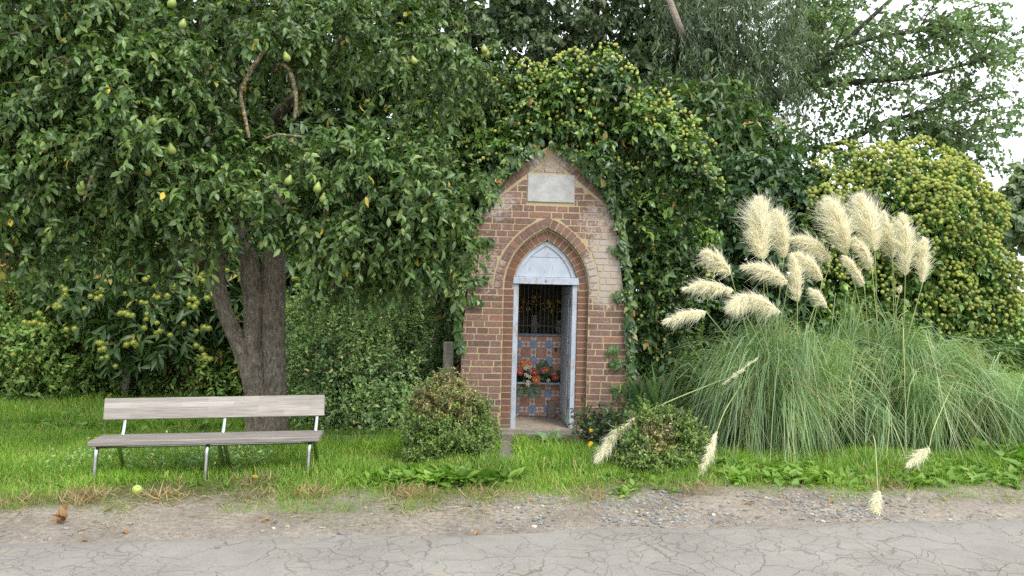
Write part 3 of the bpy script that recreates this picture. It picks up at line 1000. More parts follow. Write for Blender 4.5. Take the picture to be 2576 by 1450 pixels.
b = Buf()
n_ = 130
Pq = np.stack([rng.uniform(-.27, .32, n_), rng.uniform(-.06, .06, n_), rng.uniform(.01, .09, n_)], -1)
scatter(b, HEART, Pq, np.stack([Pq[:, 0] * 2.4 + rng.normal(size=n_) * .4, -.5 - rng.random(n_) * .6, rng.normal(size=n_) * .4 + .35], -1), rnd(n_) * .4 + np.array([0, -.4, .8]), .07 + .05 * rng.random(n_))
for fx, fz, ang in ((.09, .11, 62), (-.20, .16, 125), (-.24, .12, 150), (-.02, -.02, -70), (-.06, -.02, -110), (.02, -.02, -50)):
    d_ = np.array([math.cos(R(ang)), -.25, math.sin(R(ang))])
    k_ = 15
    tt = np.linspace(.2, 1, k_)
    for s in (-1, 1):
        side = unit(np.cross(d_, [0, 1, 0]))
        base = np.array([fx, -.09, fz]) * np.array([1, 1, 1]) + d_ * .0
        Pf = base + d_ * (.15 * tt)[:, None]
        scatter(b, WILLOW, Pf, d_ * .7 + side * s + rnd(k_) * .08, np.tile([0, -1.0, .3], (k_, 1)), .07 * (1.15 - tt * .6))
b.build('foliage', M['silk_green'], bq)
# big round leaf on the right
b = Buf()
scatter(b, ROUND, np.array([[.16, -.03, .04]]), np.array([[.25, -.2, 1.0]]), np.array([[0, -1.0, .2]]), np.array([.19]))
scatter(b, ROUND, np.array([[.20, -.01, .03]]), np.array([[.5, -.1, 1.0]]), np.array([[.2, -1.0, .2]]), np.array([.16]))
b.build('round_leaf', M['silk_green'], bq)


def bloom(x, z, r_, mname, layers=3, np_=11, y=-.12, centre=None):
    b = Buf()
    for l in range(layers):
        k_ = np_ - l
        ph = np.arange(k_) / k_ * 6.283 + l * .3
        D = np.stack([np.cos(ph), np.full(k_, -.25 - .35 * l), np.sin(ph)], -1)
        scatter(b, [leaf_t([.35, .75], [.7, 1.0], .42, .3, .15)], np.tile([0, -.004 * l, 0.], (k_, 1)), D, np.tile([0, -1., 0.], (k_, 1)), np.full(k_, r_ * (1 - .2 * l)))
    V, Fc = ico(1)
    b.add(V * r_ * .22 + np.array([0, -.012, 0]), [tuple(f) for f in Fc], 1)
    o = b.build('blossom', [M[mname], M[centre or 'silk_yellow']], bq)
    o.location = (x, y, z)
    return o


for x, z, r_, mn in ((.075, .035, .052, 'silk_orange'), (-.075, .205, .045, 'silk_orange'), (-.08, .235, .038, 'silk_orange'), (.055, .115, .042, 'silk_red'), (-.14, .15, .05, 'silk_pink'),
                     (-.24, .14, .045, 'silk_orange'), (-.105, .115, .042, 'silk_red'), (.155, .13, .042, 'silk_pink'), (.185, .145, .036, 'silk_orange'), (.285, .06, .042, 'silk_red'),
                     (.27, .10, .036, 'silk_pink'), (-.19, .10, .04, 'silk_red'), (.0, .22, .034, 'silk_orange')):
    bloom(x, z, r_, mn, y=-.12 - random.uniform(0, .03))
for x, z in ((-.02, .19), (-.055, .175), (-.045, .16), (-.01, .175), (-.04, .09), (-.02, .075), (.005, .065), (-.015, .012), (-.02, -.02), (-.25, .03), (.21, .025)):
    bloom(x, z, .027, 'silk_white', 2, 5, y=-.14)
# dim figure group behind the grille: vases with faded flowers
for i, (x, y, h_) in enumerate(((-.30, 1.15, .17), (.02, 1.2, .2), (.3, 1.12, .15))):
    o = thing('flower_vase', ['vase of faded flowers behind the grille, nearest the door post on the left', 'tall vase of faded flowers behind the middle of the grille', 'short vase of faded flowers behind the grille next to the open door'][i], 'vase', from_shrine([[x, y, 1.031]])[0], 'vases behind the grille')
    b = Buf(); lathe(b, [(0, 0), (.04, 0), (.055, h_ * .4), (.03, h_ * .8), (.04, h_), (0, h_)], sides=12)
    b.build('vase', M['plaque'], o, True)
    b = Buf(); k_ = 40
    D = unit(rnd(k_) * np.array([.6, .6, .3]) + np.array([0, 0, .9]))
    scatter(b, ROUND, np.tile([0, 0, h_], (k_, 1)) + D * (.05 + .12 * rng.random(k_))[:, None], D + rnd(k_) * .4, rnd(k_), .05 + .03 * rng.random(k_), 0)
    scatter(b, ROUND, np.tile([0, 0, h_], (k_, 1)) + D * (.12 + .1 * rng.random(k_))[:, None], D + rnd(k_) * .6, rnd(k_), .04 + .03 * rng.random(k_), 1)
    b.build('faded_bouquet', [M['silk_green'], M['silk_yellow']], o)

# ------------------------------------------------------------------ bench
BL = np.array([-3.36, 6.30]); BR = np.array([-1.576, 6.52])
byaw = math.atan2(*(BR - BL)[::-1]); bl = float(np.linalg.norm(BR - BL))
bench = thing('park_bench', 'weathered grey plank bench on bent chrome legs beneath the pear tree', 'bench', (BL[0], BL[1], 0.0))
bench.rotation_euler = (0, 0, byaw)
b = Buf(); box(b, 0, bl, 0, .31, .342, .385, 0, .007); b.build('seat', M['seat_wood'], bench)
b = Buf(); box(b, 0, bl + .01, -.014, .014, 0, .178, 0, .005)
bk = b.build('backrest', M['wood'], bench); bk.location = (-.01, .37, .497); bk.rotation_euler = (R(-12), 0, 0)
for lx in (.055, .905, 1.715):
    b = Buf(); tube(b, [(lx, .20, .325), (lx, .09, .326), (lx, .052, .30), (lx - .004, .038, .20), (lx - .012, .02, .0)], [.0165] * 5, 12, 24)
    b.build('leg', M['chrome'], bench, True)
for lx in (.155, .955, 1.0, 1.735):
    b = Buf(); tube(b, [(lx - .015, .24, .326), (lx - .008, .27, .29), (lx + .02, .36, .0)], [.0165] * 3, 12, 14)
    b.build('leg', M['chrome'], bench, True)
for lx in (.155, .965, 1.735):
    b = Buf(); tube(b, [(lx - .02, .22, .33), (lx - .015, .325, .336), (lx - .008, .375, .38), (lx, .408, .50), (lx, .435, .635)], [.0155] * 5, 12, 24)
    b.build('back_support', M['chrome'], bench, True)
b = Buf(); tube(b, [(.06, .09, .325), (bl - .08, .09, .325)], [.014, .014], 10, 2); tube(b, [(.06, .22, .325), (bl - .06, .22, .325)], [.014, .014], 10, 2)
b.build('seat_rail', M['chrome'], bench, True)

# ------------------------------------------------------------------ pear tree
base = at(672, 1128, 8.02)
pear = thing('pear_tree', 'pear tree with three-stemmed trunk behind the bench, hung with green pears', 'tree', (base[0], 8.02, .05))
Yp = 8.02
b = Buf()
P_ = lambda x, y, Y=Yp: at(x, y, Y)
tube(b, [P_(700, 1150), P_(694, 1080), P_(690, 960), P_(687, 800), P_(688, 680), P_(694, 580), P_(704, 480), P_(716, 400)], [.165, .13, .118, .114, .112, .10, .06, .02], 48, 170, 0, ridges=.11)
tube(b, [P_(652, 1150, 7.98), P_(650, 1080, 7.98), P_(644, 960, 7.98), P_(638, 850, 8.0), P_(636, 740, 8.0), P_(626, 660, 8.02), P_(600, 590, 8.1), P_(590, 430, 8.2), P_(588, 300, 8.3)], [.15, .12, .105, .098, .10, .10, .075, .055, .03], 48, 170, 0, ridges=.11)
tube(b, [P_(636, 985, 7.97), P_(622, 920, 7.96), P_(594, 850, 7.95), P_(562, 770, 7.93), P_(549, 700, 7.93), P_(550, 620, 7.93), P_(548, 520, 7.9), P_(530, 400, 7.8)], [.085, .080, .078, .074, .072, .06, .05, .04], 36, 110, 0, ridges=.10)
# flare at the foot
tube(b, [P_(676, 1165, 8.0), P_(674, 1090, 8.0), P_(668, 1000, 8.0)], [.29, .20, .12], 48, 40, 0, ridges=.16)
put(b, 'trunk', M['pear_bark'], pear, True)
for pts, rad, mn in (([P_(560, 640, 7.95), P_(505, 668, 7.9), P_(440, 690, 7.85), P_(380, 682, 7.8), P_(300, 655, 7.7), P_(200, 640, 7.6)], [.07, .06, .055, .05, .04, .02], 'dark_bark'),
                     ([P_(690, 560, 7.9), P_(800, 520, 7.7), P_(900, 500, 7.6), P_(1060, 520, 7.5)], [.06, .05, .035, .015], 'lichen_bark'),
                     ([P_(690, 120, 7.35), P_(665, 130, 7.2), P_(630, 180, 7.1), P_(606, 235, 7.1), P_(615, 290, 7.1), P_(626, 348, 7.1)], [.022, .022, .02, .018, .018, .016], 'lichen_bark'),
                     ([P_(690, 180, 7.35), P_(705, 162, 7.25), P_(728, 178, 7.2), P_(743, 230, 7.15), P_(745, 262, 7.15), P_(741, 300, 7.15)], [.022, .02, .02, .019, .017, .014], 'lichen_bark'),
                     ([P_(130, 155, 6.75), P_(168, 145, 6.75), P_(170, 190, 6.7), P_(160, 250, 6.7), P_(152, 300, 6.7)], [.012, .014, .014, .012, .010], 'lichen_bark'),
                     ([P_(262, 390, 6.55), P_(238, 430, 6.55), P_(222, 470, 6.55), P_(210, 505, 6.55)], [.014, .013, .011, .009], 'lichen_bark'),
                     ([P_(110, 60, 6.8), P_(70, 80, 6.75), P_(25, 85, 6.7)], [.008, .007, .005], 'grey_twig'),
                     ([P_(815, 520, 7.0), P_(818, 560, 7.0), P_(822, 612, 7.0)], [.009, .008, .006], 'lichen_bark'),
                     ([P_(760, 345, 7.2), P_(700, 340, 7.1), P_(660, 352, 7.1)], [.012, .012, .011], 'lichen_bark'),
                     ([P_(760, 400, 7.2), P_(800, 425, 7.1), P_(850, 455, 7.0)], [.016, .014, .010], 'lichen_bark'),
                     ([P_(1100, 512, 6.9), P_(1130, 514, 6.85), P_(1168, 515, 6.8)], [.010, .009, .008], 'grey_twig'),
                     ([P_(860, 380, 7.0), P_(905, 385, 6.95)], [.014, .011], 'lichen_bark'),
                     ([P_(585, 300, 8.2), P_(480, 200, 7.9), P_(330, 120, 7.5), P_(150, 60, 7.2)], [.06, .045, .03, .012], 'dark_bark'),
                     ([P_(600, 500, 8.0), P_(480, 420, 7.6), P_(330, 380, 7.2), P_(150, 380, 7.0)], [.05, .04, .028, .012], 'dark_bark'),
                     ([P_(690, 300, 8.1), P_(800, 180, 7.9), P_(900, 60, 7.8)], [.06, .045, .03], 'dark_bark')):
    b = Buf(); tube(b, pts, rad, 9, 22, .06); put(b, 'branch', M[mn], pear, True)

pb = [blob(*q) for q in (
    (50, 70, 7.5, 150), (230, 50, 7.4, 150), (420, 40, 7.4, 130), (20, 260, 7.3, 120), (150, 230, 7.2, 140), (330, 210, 7.0, 140), (470, 190, 7.1, 100), (470, 320, 7.2, 110), (70, 420, 7.2, 130),
    (230, 400, 7.1, 130), (380, 390, 6.9, 130), (500, 440, 7.1, 100), (150, 550, 7.1, 95), (30, 570, 7.3, 90), (290, 560, 7.1, 100), (430, 560, 7.2, 95), (540, 540, 7.0, 80), (650, 500, 7.0, 95),
    (720, 540, 7.1, 80), (700, 40, 7.3, 100), (660, 410, 7.2, 70), (820, 80, 7.6, 100), (800, 430, 7.1, 95), (900, 520, 7.1, 120), (1010, 490, 7.1, 110), (1060, 590, 7.2, 90), (900, 625, 7.3, 75), (1010, 640, 7.4, 60),
    (1110, 520, 7.2, 70), (960, 400, 7.3, 95), (1060, 430, 7.4, 60), (330, 640, 7.3, 60), (1000, 60, 8.2, 120), (1130, 150, 8.4, 100), (720, 620, 7.3, 50), (800, 600, 7.3, 70), (960, 600, 7.1, 70), (1090, 640, 7.3, 50))]
lv, tw = Buf(), Buf()
Pt, Nt = clumps(pb, 400, 9, .16, .35, 1.08, front=.6)
keep = lambda P: ~((np.abs((P[..., 0] / P[..., 1] * F + CX) - 672) < 75) & ((EYE - P[..., 2]) / P[..., 1] * F + CY > 590 + 60 * vnoise(P[..., 0], P[..., 1], 6, 1)) & (P[..., 1] < 8.2)) & \
    ~((np.abs((P[..., 0] / P[..., 1] * F + CX) - 675) < 85 ) & (np.abs((EYE - P[..., 2]) / P[..., 1] * F + CY - 230) < 85) & (P[..., 1] < 7.2))
foliage(lv, PEAR, Pt, Nt * .9 + rnd(len(Pt)) * .3 + np.array([0, -.2, .1]), .20 + .16 * rng.random(len(Pt)), 15, .064, droop=.6, spread=.8, hang=.6, stems=tw, sr=.004, keep=keep)
# long upright shoots on the right side
sh = [(885, 300, 800, 100), (885, 470, 470, 0)]
Bs = np.array([at(*q) for q in ((1000, 440, 7.0), (1020, 430, 6.95), (960, 380, 7.1), (905, 380, 7.1), (1130, 330, 7.3), (1080, 480, 6.9), (1150, 560, 6.9), (1090, 400, 7.1), (118, 330, 6.75), (330, 140, 6.9), (990, 560, 6.85))])
Es = np.array([at(*q) for q in ((1048, 245, 6.9), (985, 265, 6.9), (890, 285, 7.0), (930, 250, 7.0), (1172, 245, 7.2), (1165, 345, 6.8), (1120, 470, 6.8), (1140, 335, 7.0), (105, 100, 6.7), (340, 60, 6.8), (1010, 450, 6.8))])
foliage(lv, PEAR, Bs, Es - Bs, np.linalg.norm(Es - Bs, axis=1), 24, .066, droop=.0, spread=.9, hang=.45, stems=tw, sr=.006)
put(lv, 'crown', M['pear_leaf'], pear, True)
put(tw, 'twigs', M['red_twig'], pear)
# pears
prof = [(0, 0), (.018, .002), (.032, .012), (.039, .030), (.039, .045), (.033, .062), (.023, .078), (.017, .090), (.013, .101), (.006, .106), (0, .107)]
pm = Buf()
bend = lambda z: np.stack([.012 * (z / .1) ** 2, 0 * z, 0 * z], -1)
lathe(pm, prof, (0, 0, -.107), 16, 0, bend)
tube(pm, [(.012, 0, -.003), (.015, 0, .014), (.022, 0, .03)], [.0025, .002, .002], 6, 5, mi=1)
pme = pm.mesh('pear', [M['pear_skin'], M['red_twig']], True)
for px, py, Y in ((459, 62, 6.75), (365, 342, 6.55), (352, 345, 6.60), (431, 376, 6.6), (112, 372, 6.65), (124, 352, 6.72), (719, 145, 6.9), (1040, 154, 7.5), (1218, 124, 7.9), (728, 455, 6.75), (801, 474, 6.7), (812, 500, 6.75),
                  (205, 470, 6.6), (208, 482, 6.65), (383, 305, 6.75), (435, 8, 6.8), (377, 435, 6.85), (1410 / 2.58 + 300, 470, 6.9), (55, 395, 6.9), (1222, 132, 7.95)):
    o = bpy.data.objects.new('pear', pme); COL.objects.link(o); o.parent = pear
    w_ = at(px, py, Y - .12)
    o.location = Vector(w_) - pear.location + Vector((0, 0, .05))
    o.rotation_euler = (random.uniform(-.2, .2), random.uniform(-.2, .2), random.uniform(0, 6.28)); s_ = random.uniform(.72, .95); o.scale = (s_, s_, s_)

# ------------------------------------------------------------------ chestnut behind the bench
ch_loc = at(520, 960, 12.2); ch_loc[2] = .05
chest = thing('chestnut_tree', 'sweet chestnut with spiky yellow-green burrs, low boughs behind the pear trunk', 'tree', ch_loc)
b = Buf(); tube(b, [ch_loc + [0, 0, -.1], at(525, 800, 12.2), at(515, 600, 12.2), at(520, 350, 12.3), at(510, 50, 12.5)], [.26, .2, .17, .12, .06], 12, 24, .05)
put(b, 'trunk', M['dark_bark'], chest, True)
b = Buf()
for e in ((250, 680, 11.0), (120, 760, 10.9), (380, 760, 10.7), (900, 700, 10.8), (1080, 760, 10.8), (300, 880, 10.7)):
    p1 = at(515, 620, 12.1); p3 = at(*e); tube(b, [p1, (p1 + p3) / 2 + [0, 0, .25], p3], [.07, .045, .015], 7, 10, .05)
put(b, 'boughs', M['dark_bark'], chest, True)
cb_ = [blob(*q) for q in ((180, 680, 11.3, 90), (300, 720, 11.0, 105), (420, 700, 10.9, 110), (450, 800, 10.9, 100), (330, 830, 10.9, 70), (540, 760, 11.0, 100), (620, 720, 11.2, 110),
                          (780, 640, 11.2, 120), (900, 700, 11.1, 120), (1030, 690, 11.1, 120), (820, 780, 11.2, 110), (980, 800, 11.2, 100), (1090, 820, 11.0, 80), (560, 600, 11.6, 150), (300, 600, 11.6, 150), (820, 480, 11.8, 160), (1060, 540, 11.6, 130))]
lv = Buf()
Pt, Nt = blob_pts(cb_, 2300, .45, 1.0, front=.5)
foliage(lv, CHESTNUT, Pt, Nt * .7 + rnd(len(Pt)) * .4 + np.array([0, -.3, -.1]), .22, 9, .17, droop=.5, spread=.9, hang=.35)
put(lv, 'crown', M['chestnut_leaf'], chest, True)
# burrs
bm_ = Buf(); V, Fc = ico(2)
bm_.add(V * .024, [tuple(f) for f in Fc])
sp_ = unit(rnd(150)); scatter(bm_, [leaf_t([.3], [1.0], .14, 0, 0)], sp_ * .018, sp_ + rnd(150) * .15, rnd(150), .022 + .006 * rng.random(150))
bme = bm_.mesh('burr', M['burr'])
bz = ((1340, 210), (1330, 245), (1310, 280), (1325, 315), (1395, 385), (1350, 440), (1370, 415), (1540, 385), (1030, 440), (880, 460), (990, 450), (850, 545), (1065, 490), (1175, 495), (1140, 560), (1040, 565),
      (655, 535), (620, 565), (655, 580), (440, 560), (415, 500), (380, 620), (375, 640), (265, 680), (170, 740), (205, 745), (270, 757), (1290, 580), (1290, 620), (1340, 610), (1410, 575), (1000, 685), (990, 720), (1070, 745),
      (980, 780), (1250, 750), (1390, 775), (1340, 800), (1055, 815), (1155, 828), (815, 680), (870, 690), (680, 930), (660, 880), (860, 895), (905, 880), (925, 895), (1335, 900), (1390, 965), (1400, 985), (780, 1040), (695, 985),
      (505, 785), (450, 790), (85, 960), (1995, 445), (2020, 490), (2275, 445), (2245, 510), (2275, 510), (2335, 455), (2300, 605), (2325, 600), (965, 605), (570, 650), (640, 535), (1345, 250), (1380, 400), (1190, 500), (1300, 600), (1235, 745), (520, 785), (1330, 790))
nb = 0
for zx, zy in bz:
    for k in range(2 if nb < 200 and random.random() < .4 else 1):
        if nb >= 98: break
        nb += 1
        o = bpy.data.objects.new('burr', bme); COL.objects.link(o); o.parent = chest
        w_ = at(zx * .37 + random.uniform(-2, 2) + k * 11, 536.7 + zy * .37 + k * random.uniform(-8, 8), 10.0 + random.uniform(-.15, .15))
        o.location = Vector(w_) - chest.location
        o.rotation_euler = (random.random() * 6, random.random() * 6, random.random() * 6); s_ = random.uniform(.85, 1.2); o.scale = (s_,) * 3

# ------------------------------------------------------------------ background trees


def tree(label, blobs, n, Ts, mname, leaf, foot, top, rad, twig=.28, m_=11, hang=.4, lo=.4, name='tree', barkm='dark_bark', front=.5, droop=.4, cat='tree', group=None, spread=.9, extra=None, keep=None, jit=.35):
    o = thing(name, label, cat, foot, group)
    b = Buf()
    foot, top = np.asarray(foot, float), np.asarray(top, float)
    tube(b, [foot - [0, 0, .1], foot * .6 + top * .4 + [.08, 0, 0], top], [rad, rad * .75, rad * .3], 12, 20, .05)
    B = np.array(blobs)
    for i in range(len(B)):
        c_ = B[i, :3]; t_ = np.clip((c_[2] - .4 - foot[2]) / max(top[2] - foot[2], .1), .15, .9)
        s_ = foot + (top - foot) * t_
        tube(b, [s_, (s_ + c_) / 2 + [0, 0, .12], c_], [rad * .4, rad * .25, rad * .08], 6, 8, .05)
    put(b, 'trunk', M[barkm], o, True)
    lv = Buf()
    Pt, Nt = blob_pts(blobs, n, lo, 1.0, front=front)
    foliage(lv, Ts, Pt, Nt * .8 + rnd(len(Pt)) * .5 + np.array([0, -.15, 0]), twig * (.7 + .6 * rng.random(len(Pt))), m_, leaf, droop=droop, spread=spread, hang=hang, keep=keep, jit=jit)
    if extra: extra(lv)
    put(lv, 'crown', M[mname], o, True)
    return o


def foot_at(px, Y):
    x = (px - CX) / F * Y
    return (x, Y, float(gz(x, Y)))


tree('dense dark tree filling the top left corner behind the pear tree', [blob(*q) for q in ((-150, 150, 15, 260), (60, 60, 15, 230), (250, 150, 14.5, 220), (60, 360, 14.5, 240), (280, 420, 14.2, 220), (-120, 450, 15, 220), (430, 20, 15, 220), (120, 620, 14.5, 190), (330, 620, 14.2, 160), (-60, 640, 14.6, 160))],
     2800, ROUND, 'dark_leaf', .13, foot_at(150, 14.8), at(150, 60, 14.8), .2, .35, name='broadleaf_tree')
tree('shady tree with dark upright trunk, above the pear branches left of the shrine', [blob(*q) for q in ((500, 60, 13.5, 190), (520, 300, 13.5, 190), (700, 120, 13.8, 200), (720, 380, 13.5, 190), (900, 60, 13.6, 200), (920, 300, 13.6, 180), (1000, 450, 13.2, 160), (620, 560, 13.5, 160), (1080, 150, 13.8, 170), (1120, 320, 13.4, 140), (800, 580, 13.3, 140), (1060, 600, 13, 130))],
     3000, HEART, 'dark_leaf', .12, foot_at(588, 13.0), at(600, -40, 13.0), .17, .32, name='broadleaf_tree')
tree('far dark tree closing the gaps behind the pear and shady trees', [blob(*q) for q in ((300, 100, 19, 250), (560, 80, 19, 250), (800, 150, 19, 250), (1050, 100, 19, 240), (560, 400, 19, 230), (850, 450, 19, 230), (1100, 420, 19, 200), (300, 450, 19, 230), (60, 300, 19, 230), (1300, 350, 18.5, 150))],
     1500, ROUND, 'dark_leaf', .22, foot_at(700, 19), at(700, 0, 19), .2, .5, name='broadleaf_tree')
tree('grey-green fine-leaved tree rising behind the ivy crest of the shrine', [blob(*q) for q in ((1200, 40, 14, 160), (1330, 140, 14, 150), (1250, 300, 13.5, 140), (1450, 30, 14, 160), (1560, 120, 14.5, 140), (1660, 30, 14, 160), (1700, 200, 13.5, 150), (1600, 280, 13.5, 130), (1760, 90, 14.5, 150), (1420, 260, 14, 130), (1800, 260, 14.2, 130), (1350, 420, 13.4, 130), (1750, 400, 13.2, 130))],
     3300, HEART, 'grey_leaf', .095, foot_at(1480, 14.0), at(1500, -20, 14.0), .16, .32, name='fine_leaved_tree', hang=.7, lo=.3)
tree('leafy chestnut sapling above the dark shrub right of the shrine ivy', [blob(*q) for q in ((1690, 300, 11.5, 90), (1790, 310, 11.5, 100), (1870, 370, 11.4, 90), (1760, 400, 11.2, 90), (1850, 450, 11.2, 80), (1930, 430, 11.4, 60))],
     620, CHESTNUT, 'chestnut_leaf', .16, foot_at(1800, 11.8), at(1800, 250, 11.7), .09, .28, 9, name='chestnut_sapling', hang=.15)


def willow_hang(lv):
    n_ = 330
    P0 = np.stack([rng.uniform(1650, 2030, n_), rng.uniform(-60, 210, n_), rng.uniform(12.2, 13.2, n_)], -1)
    Pw = np.array([at(*q) for q in P0])
    d_ = unit(np.stack([rng.normal(size=n_) * .25, rng.normal(size=n_) * .2, -np.ones(n_)], -1))
    foliage(lv, WILLOW, Pw, d_, .6 + .5 * rng.random(n_), 34, .095, droop=.2, spread=.55, hang=.6, jit=.2)


wil = tree('weeping silvery willow with fine hanging sprays at the top of the view', [blob(*q) for q in ((1780, 20, 13, 130), (1900, 40, 13, 130), (1950, 150, 12.8, 90), (1700, 120, 13.2, 110), (1850, 190, 12.8, 90))],
           600, WILLOW, 'willow_leaf', .11, foot_at(1850, 13.4), at(1840, -30, 13.2), .12, .35, 16, .7, name='willow_tree', extra=willow_hang)
o = thing('birch_tree', 'pale birch trunk leaning among the dark leaves at the top', 'tree', foot_at(1790, 12.3))
b = Buf(); tube(b, [np.array(foot_at(1790, 12.3)), at(1775, 400, 13.0), at(1735, 130, 12.9), at(1712, 75, 12.3), at(1680, -10, 12.2), at(1660, -60, 12.2)], [.10, .08, .06, .055, .05, .05], 12, 34, .04)
put(b, 'trunk', M['birch_bark'], o, True)
b = Buf(); tube(b, [at(1775, 400, 13.0), at(1830, 180, 13.1), at(1846, 30, 12.9), at(1848, -40, 12.6)], [.06, .05, .045, .04], 10, 24, .04)
put(b, 'limb', M['birch_bark'], o, True)

# poplar spreading against the sky
pop = thing('poplar_tree', 'poplar with long airy boughs spread against the white sky', 'tree', foot_at(1760, 14.5))
b = Buf(); tube(b, [np.array(foot_at(1760, 14.5)), at(1780, 500, 14.5), at(1830, 340, 14.3)], [.16, .13, .09], 12, 16, .05)
put(b, 'trunk', M['dark_bark'], pop, True)
boughs = [[at(1790, 400, 14.3), at(1830, 340, 14.2), at(1930, 265, 13.8), at(2030, 200, 13.4), at(2110, 120, 13.0), at(2240, 0, 12.6), at(2330, -80, 12.4)],
          [at(1930, 265, 13.8), at(2030, 215, 13.6), at(2160, 206, 13.2), at(2300, 195, 12.8), at(2420, 165, 12.4), at(2500, 140, 12.2)],
          [at(1830, 360, 14.2), at(1990, 380, 13.8), at(2130, 355, 13.4), at(2220, 310, 13.0), at(2310, 285, 12.8), at(2420, 250, 12.6)],
          [at(2110, 120, 13.0), at(2230, 90, 12.9), at(2340, 75, 12.8), at(2420, 65, 12.7)],
          [at(1900, 290, 14.0), at(1960, 120, 14.0), at(2020, 0, 14.0), at(2060, -80, 14.0)],
          [at(2220, 310, 13.0), at(2300, 330, 12.8), at(2370, 340, 12.7), at(2430, 345, 12.6)],
          [at(2030, 200, 13.4), at(2060, 80, 13.8), at(2140, -40, 14)]]
rads = ([.09, .085, .075, .06, .045, .03, .015], [.07, .06, .045, .035, .025, .01], [.05, .045, .04, .03, .025, .01], [.04, .03, .02, .01], [.08, .06, .04, .03], [.03, .02, .015, .006], [.05, .04, .02])
Pall, Dall, Wall = [], [], []
for pts, rad in zip(boughs, rads):
    b = Buf(); tube(b, pts, rad, 8, 26, .06); put(b, 'bough', M['poplar_bark'], pop, True)
    S_ = spline(pts, 60); T2 = unit(np.gradient(S_, axis=0))
    k_ = 38
    idx = (6 + 50 * rng.random(k_) ** 1.25).astype(int)
    d_ = unit(T2[idx] * .8 + rnd(k_) * np.array([.55, .9, .55]))
    Pall.append(S_[idx]); Dall.append(d_)
Pa, Da = np.concatenate(Pall), np.concatenate(Dall)
La = .55 + .75 * rng.random(len(Pa))
lv, tw = Buf(), Buf()
tws, twd = [], []
for i in range(len(Pa)):
    tube(tw, [Pa[i], Pa[i] + Da[i] * La[i] * .5 + [0, 0, .05], Pa[i] + Da[i] * La[i]], [.012, .008, .004], 5, 5)
    k_ = 8
    t_ = np.linspace(.15, 1, k_)[:, None]
    tws.append(Pa[i] + Da[i] * La[i] * t_); twd.append(unit(Da[i] * .7 + rnd(k_) * .6))
tws, twd = np.concatenate(tws), np.concatenate(twd)
foliage(lv, ROUND, tws, twd, .32 * (.6 + .7 * rng.random(len(tws))), 10, .058, droop=.25, spread=.8, hang=.5, stems=tw, sr=.003, jit=.6, up=.3)
# denser heart of the crown
pbl = [blob(*q) for q in ((1950, 60, 14.2, 110), (2030, 130, 14.2, 110), (1960, 240, 14.2, 90), (2100, 30, 14.2, 90), (2130, 200, 13.8, 70), (1940, 360, 13.8, 70), (2010, 400, 13.6, 70), (2100, 400, 13.4, 60), (2230, 390, 13.0, 50), (2220, 60, 13.6, 70), (2300, 230, 13.2, 60), (2420, 190, 12.8, 70))]
pbl = pbl[:8] + [blob(*q) for q in ((1990, 300, 14, 80), (2080, 320, 13.8, 80), (2150, 270, 13.6, 70), (2020, 20, 14, 90), (2180, 150, 13.5, 80), (1900, 330, 14, 70))]
Pt, Nt = blob_pts(pbl, 470, .1, 1.0)
foliage(lv, ROUND, Pt, Nt + rnd(len(Pt)) * .6, .3, 9, .062, droop=.3, spread=.8, hang=.5, jit=.6, up=.3)
put(lv, 'crown', M['poplar_leaf'], pop, True)
put(tw, 'twigs', M['grey_twig'], pop)

# far tree and field hedge at the right
tree('distant green tree at the right edge beyond the ivy mound', [blob(*q) for q in ((2590, 480, 32, 55), (2560, 530, 32, 50), (2620, 540, 32, 70), (2540, 570, 31, 35), (2660, 450, 32, 60))],
     700, ROUND, 'hazy_far_leaf', .28, foot_at(2600, 32), at(2600, 440, 32), .3, .7, 10, name='field_tree')
tree('pale olive hedge bush low at the right edge behind the pampas leaves', [blob(*q) for q in ((2520, 850, 15, 60), (2580, 830, 15, 70), (2640, 850, 15.5, 70), (2460, 870, 15.5, 50), (2700, 830, 16, 80))],
     600, SMALL, 'bramble_leaf', .10, foot_at(2570, 15.2), at(2570, 800, 15.2), .06, .3, 10, name='hedge_bush', cat='bush')
tree('rusty copper shrub at the far left edge above the bramble bank', [blob(*q) for q in ((10, 700, 12.3, 60), (60, 720, 12.3, 55), (-60, 690, 12.5, 60), (100, 745, 12.4, 40))],
     420, SMALL, 'dead_leaf', .10, foot_at(30, 12.4), at(30, 690, 12.4), .05, .26, 10, name='copper_shrub', cat='shrub')

# ------------------------------------------------------------------ bramble bank
bram = thing('bramble_thicket', 'tangled bramble bank behind the lawn on the left', 'thicket', foot_at(250, 12))
bb = []
for px, py, Y, r_ in ((-80, 890, 11.5, 110), (20, 820, 11.5, 115), (100, 830, 11.3, 90), (230, 840, 11.3, 80), (60, 950, 11.3, 75), (150, 880, 11.4, 105), (170, 960, 11.3, 60), (260, 890, 11.4, 90), (260, 960, 11.3, 65), (370, 930, 11.9, 90), (450, 960, 11.7, 80), (520, 910, 11.3, 85), (560, 960, 11.2, 65), (600, 900, 11.3, 80), (100, 800, 12.3, 110), (-40, 780, 12.4, 100), (300, 800, 12.5, 100), (480, 820, 12.5, 100)):
    bb.append(blob(px, py, Y, r_))
lv, tw = Buf(), Buf()
above = lambda P: P[..., 2] > .03
Pt, Nt = clumps(bb, 380, 9, .19, .5, 1.05, front=.8)
foliage(lv, SMALL + HEART, Pt, Nt * .8 + rnd(len(Pt)) * .6 + np.array([0, -.2, .1]), .22 + .15 * rng.random(len(Pt)), 11, .062, droop=.5, spread=.9, hang=.2, stems=tw, keep=above)
put(lv, 'leaves', M['bramble_leaf'], bram, True)
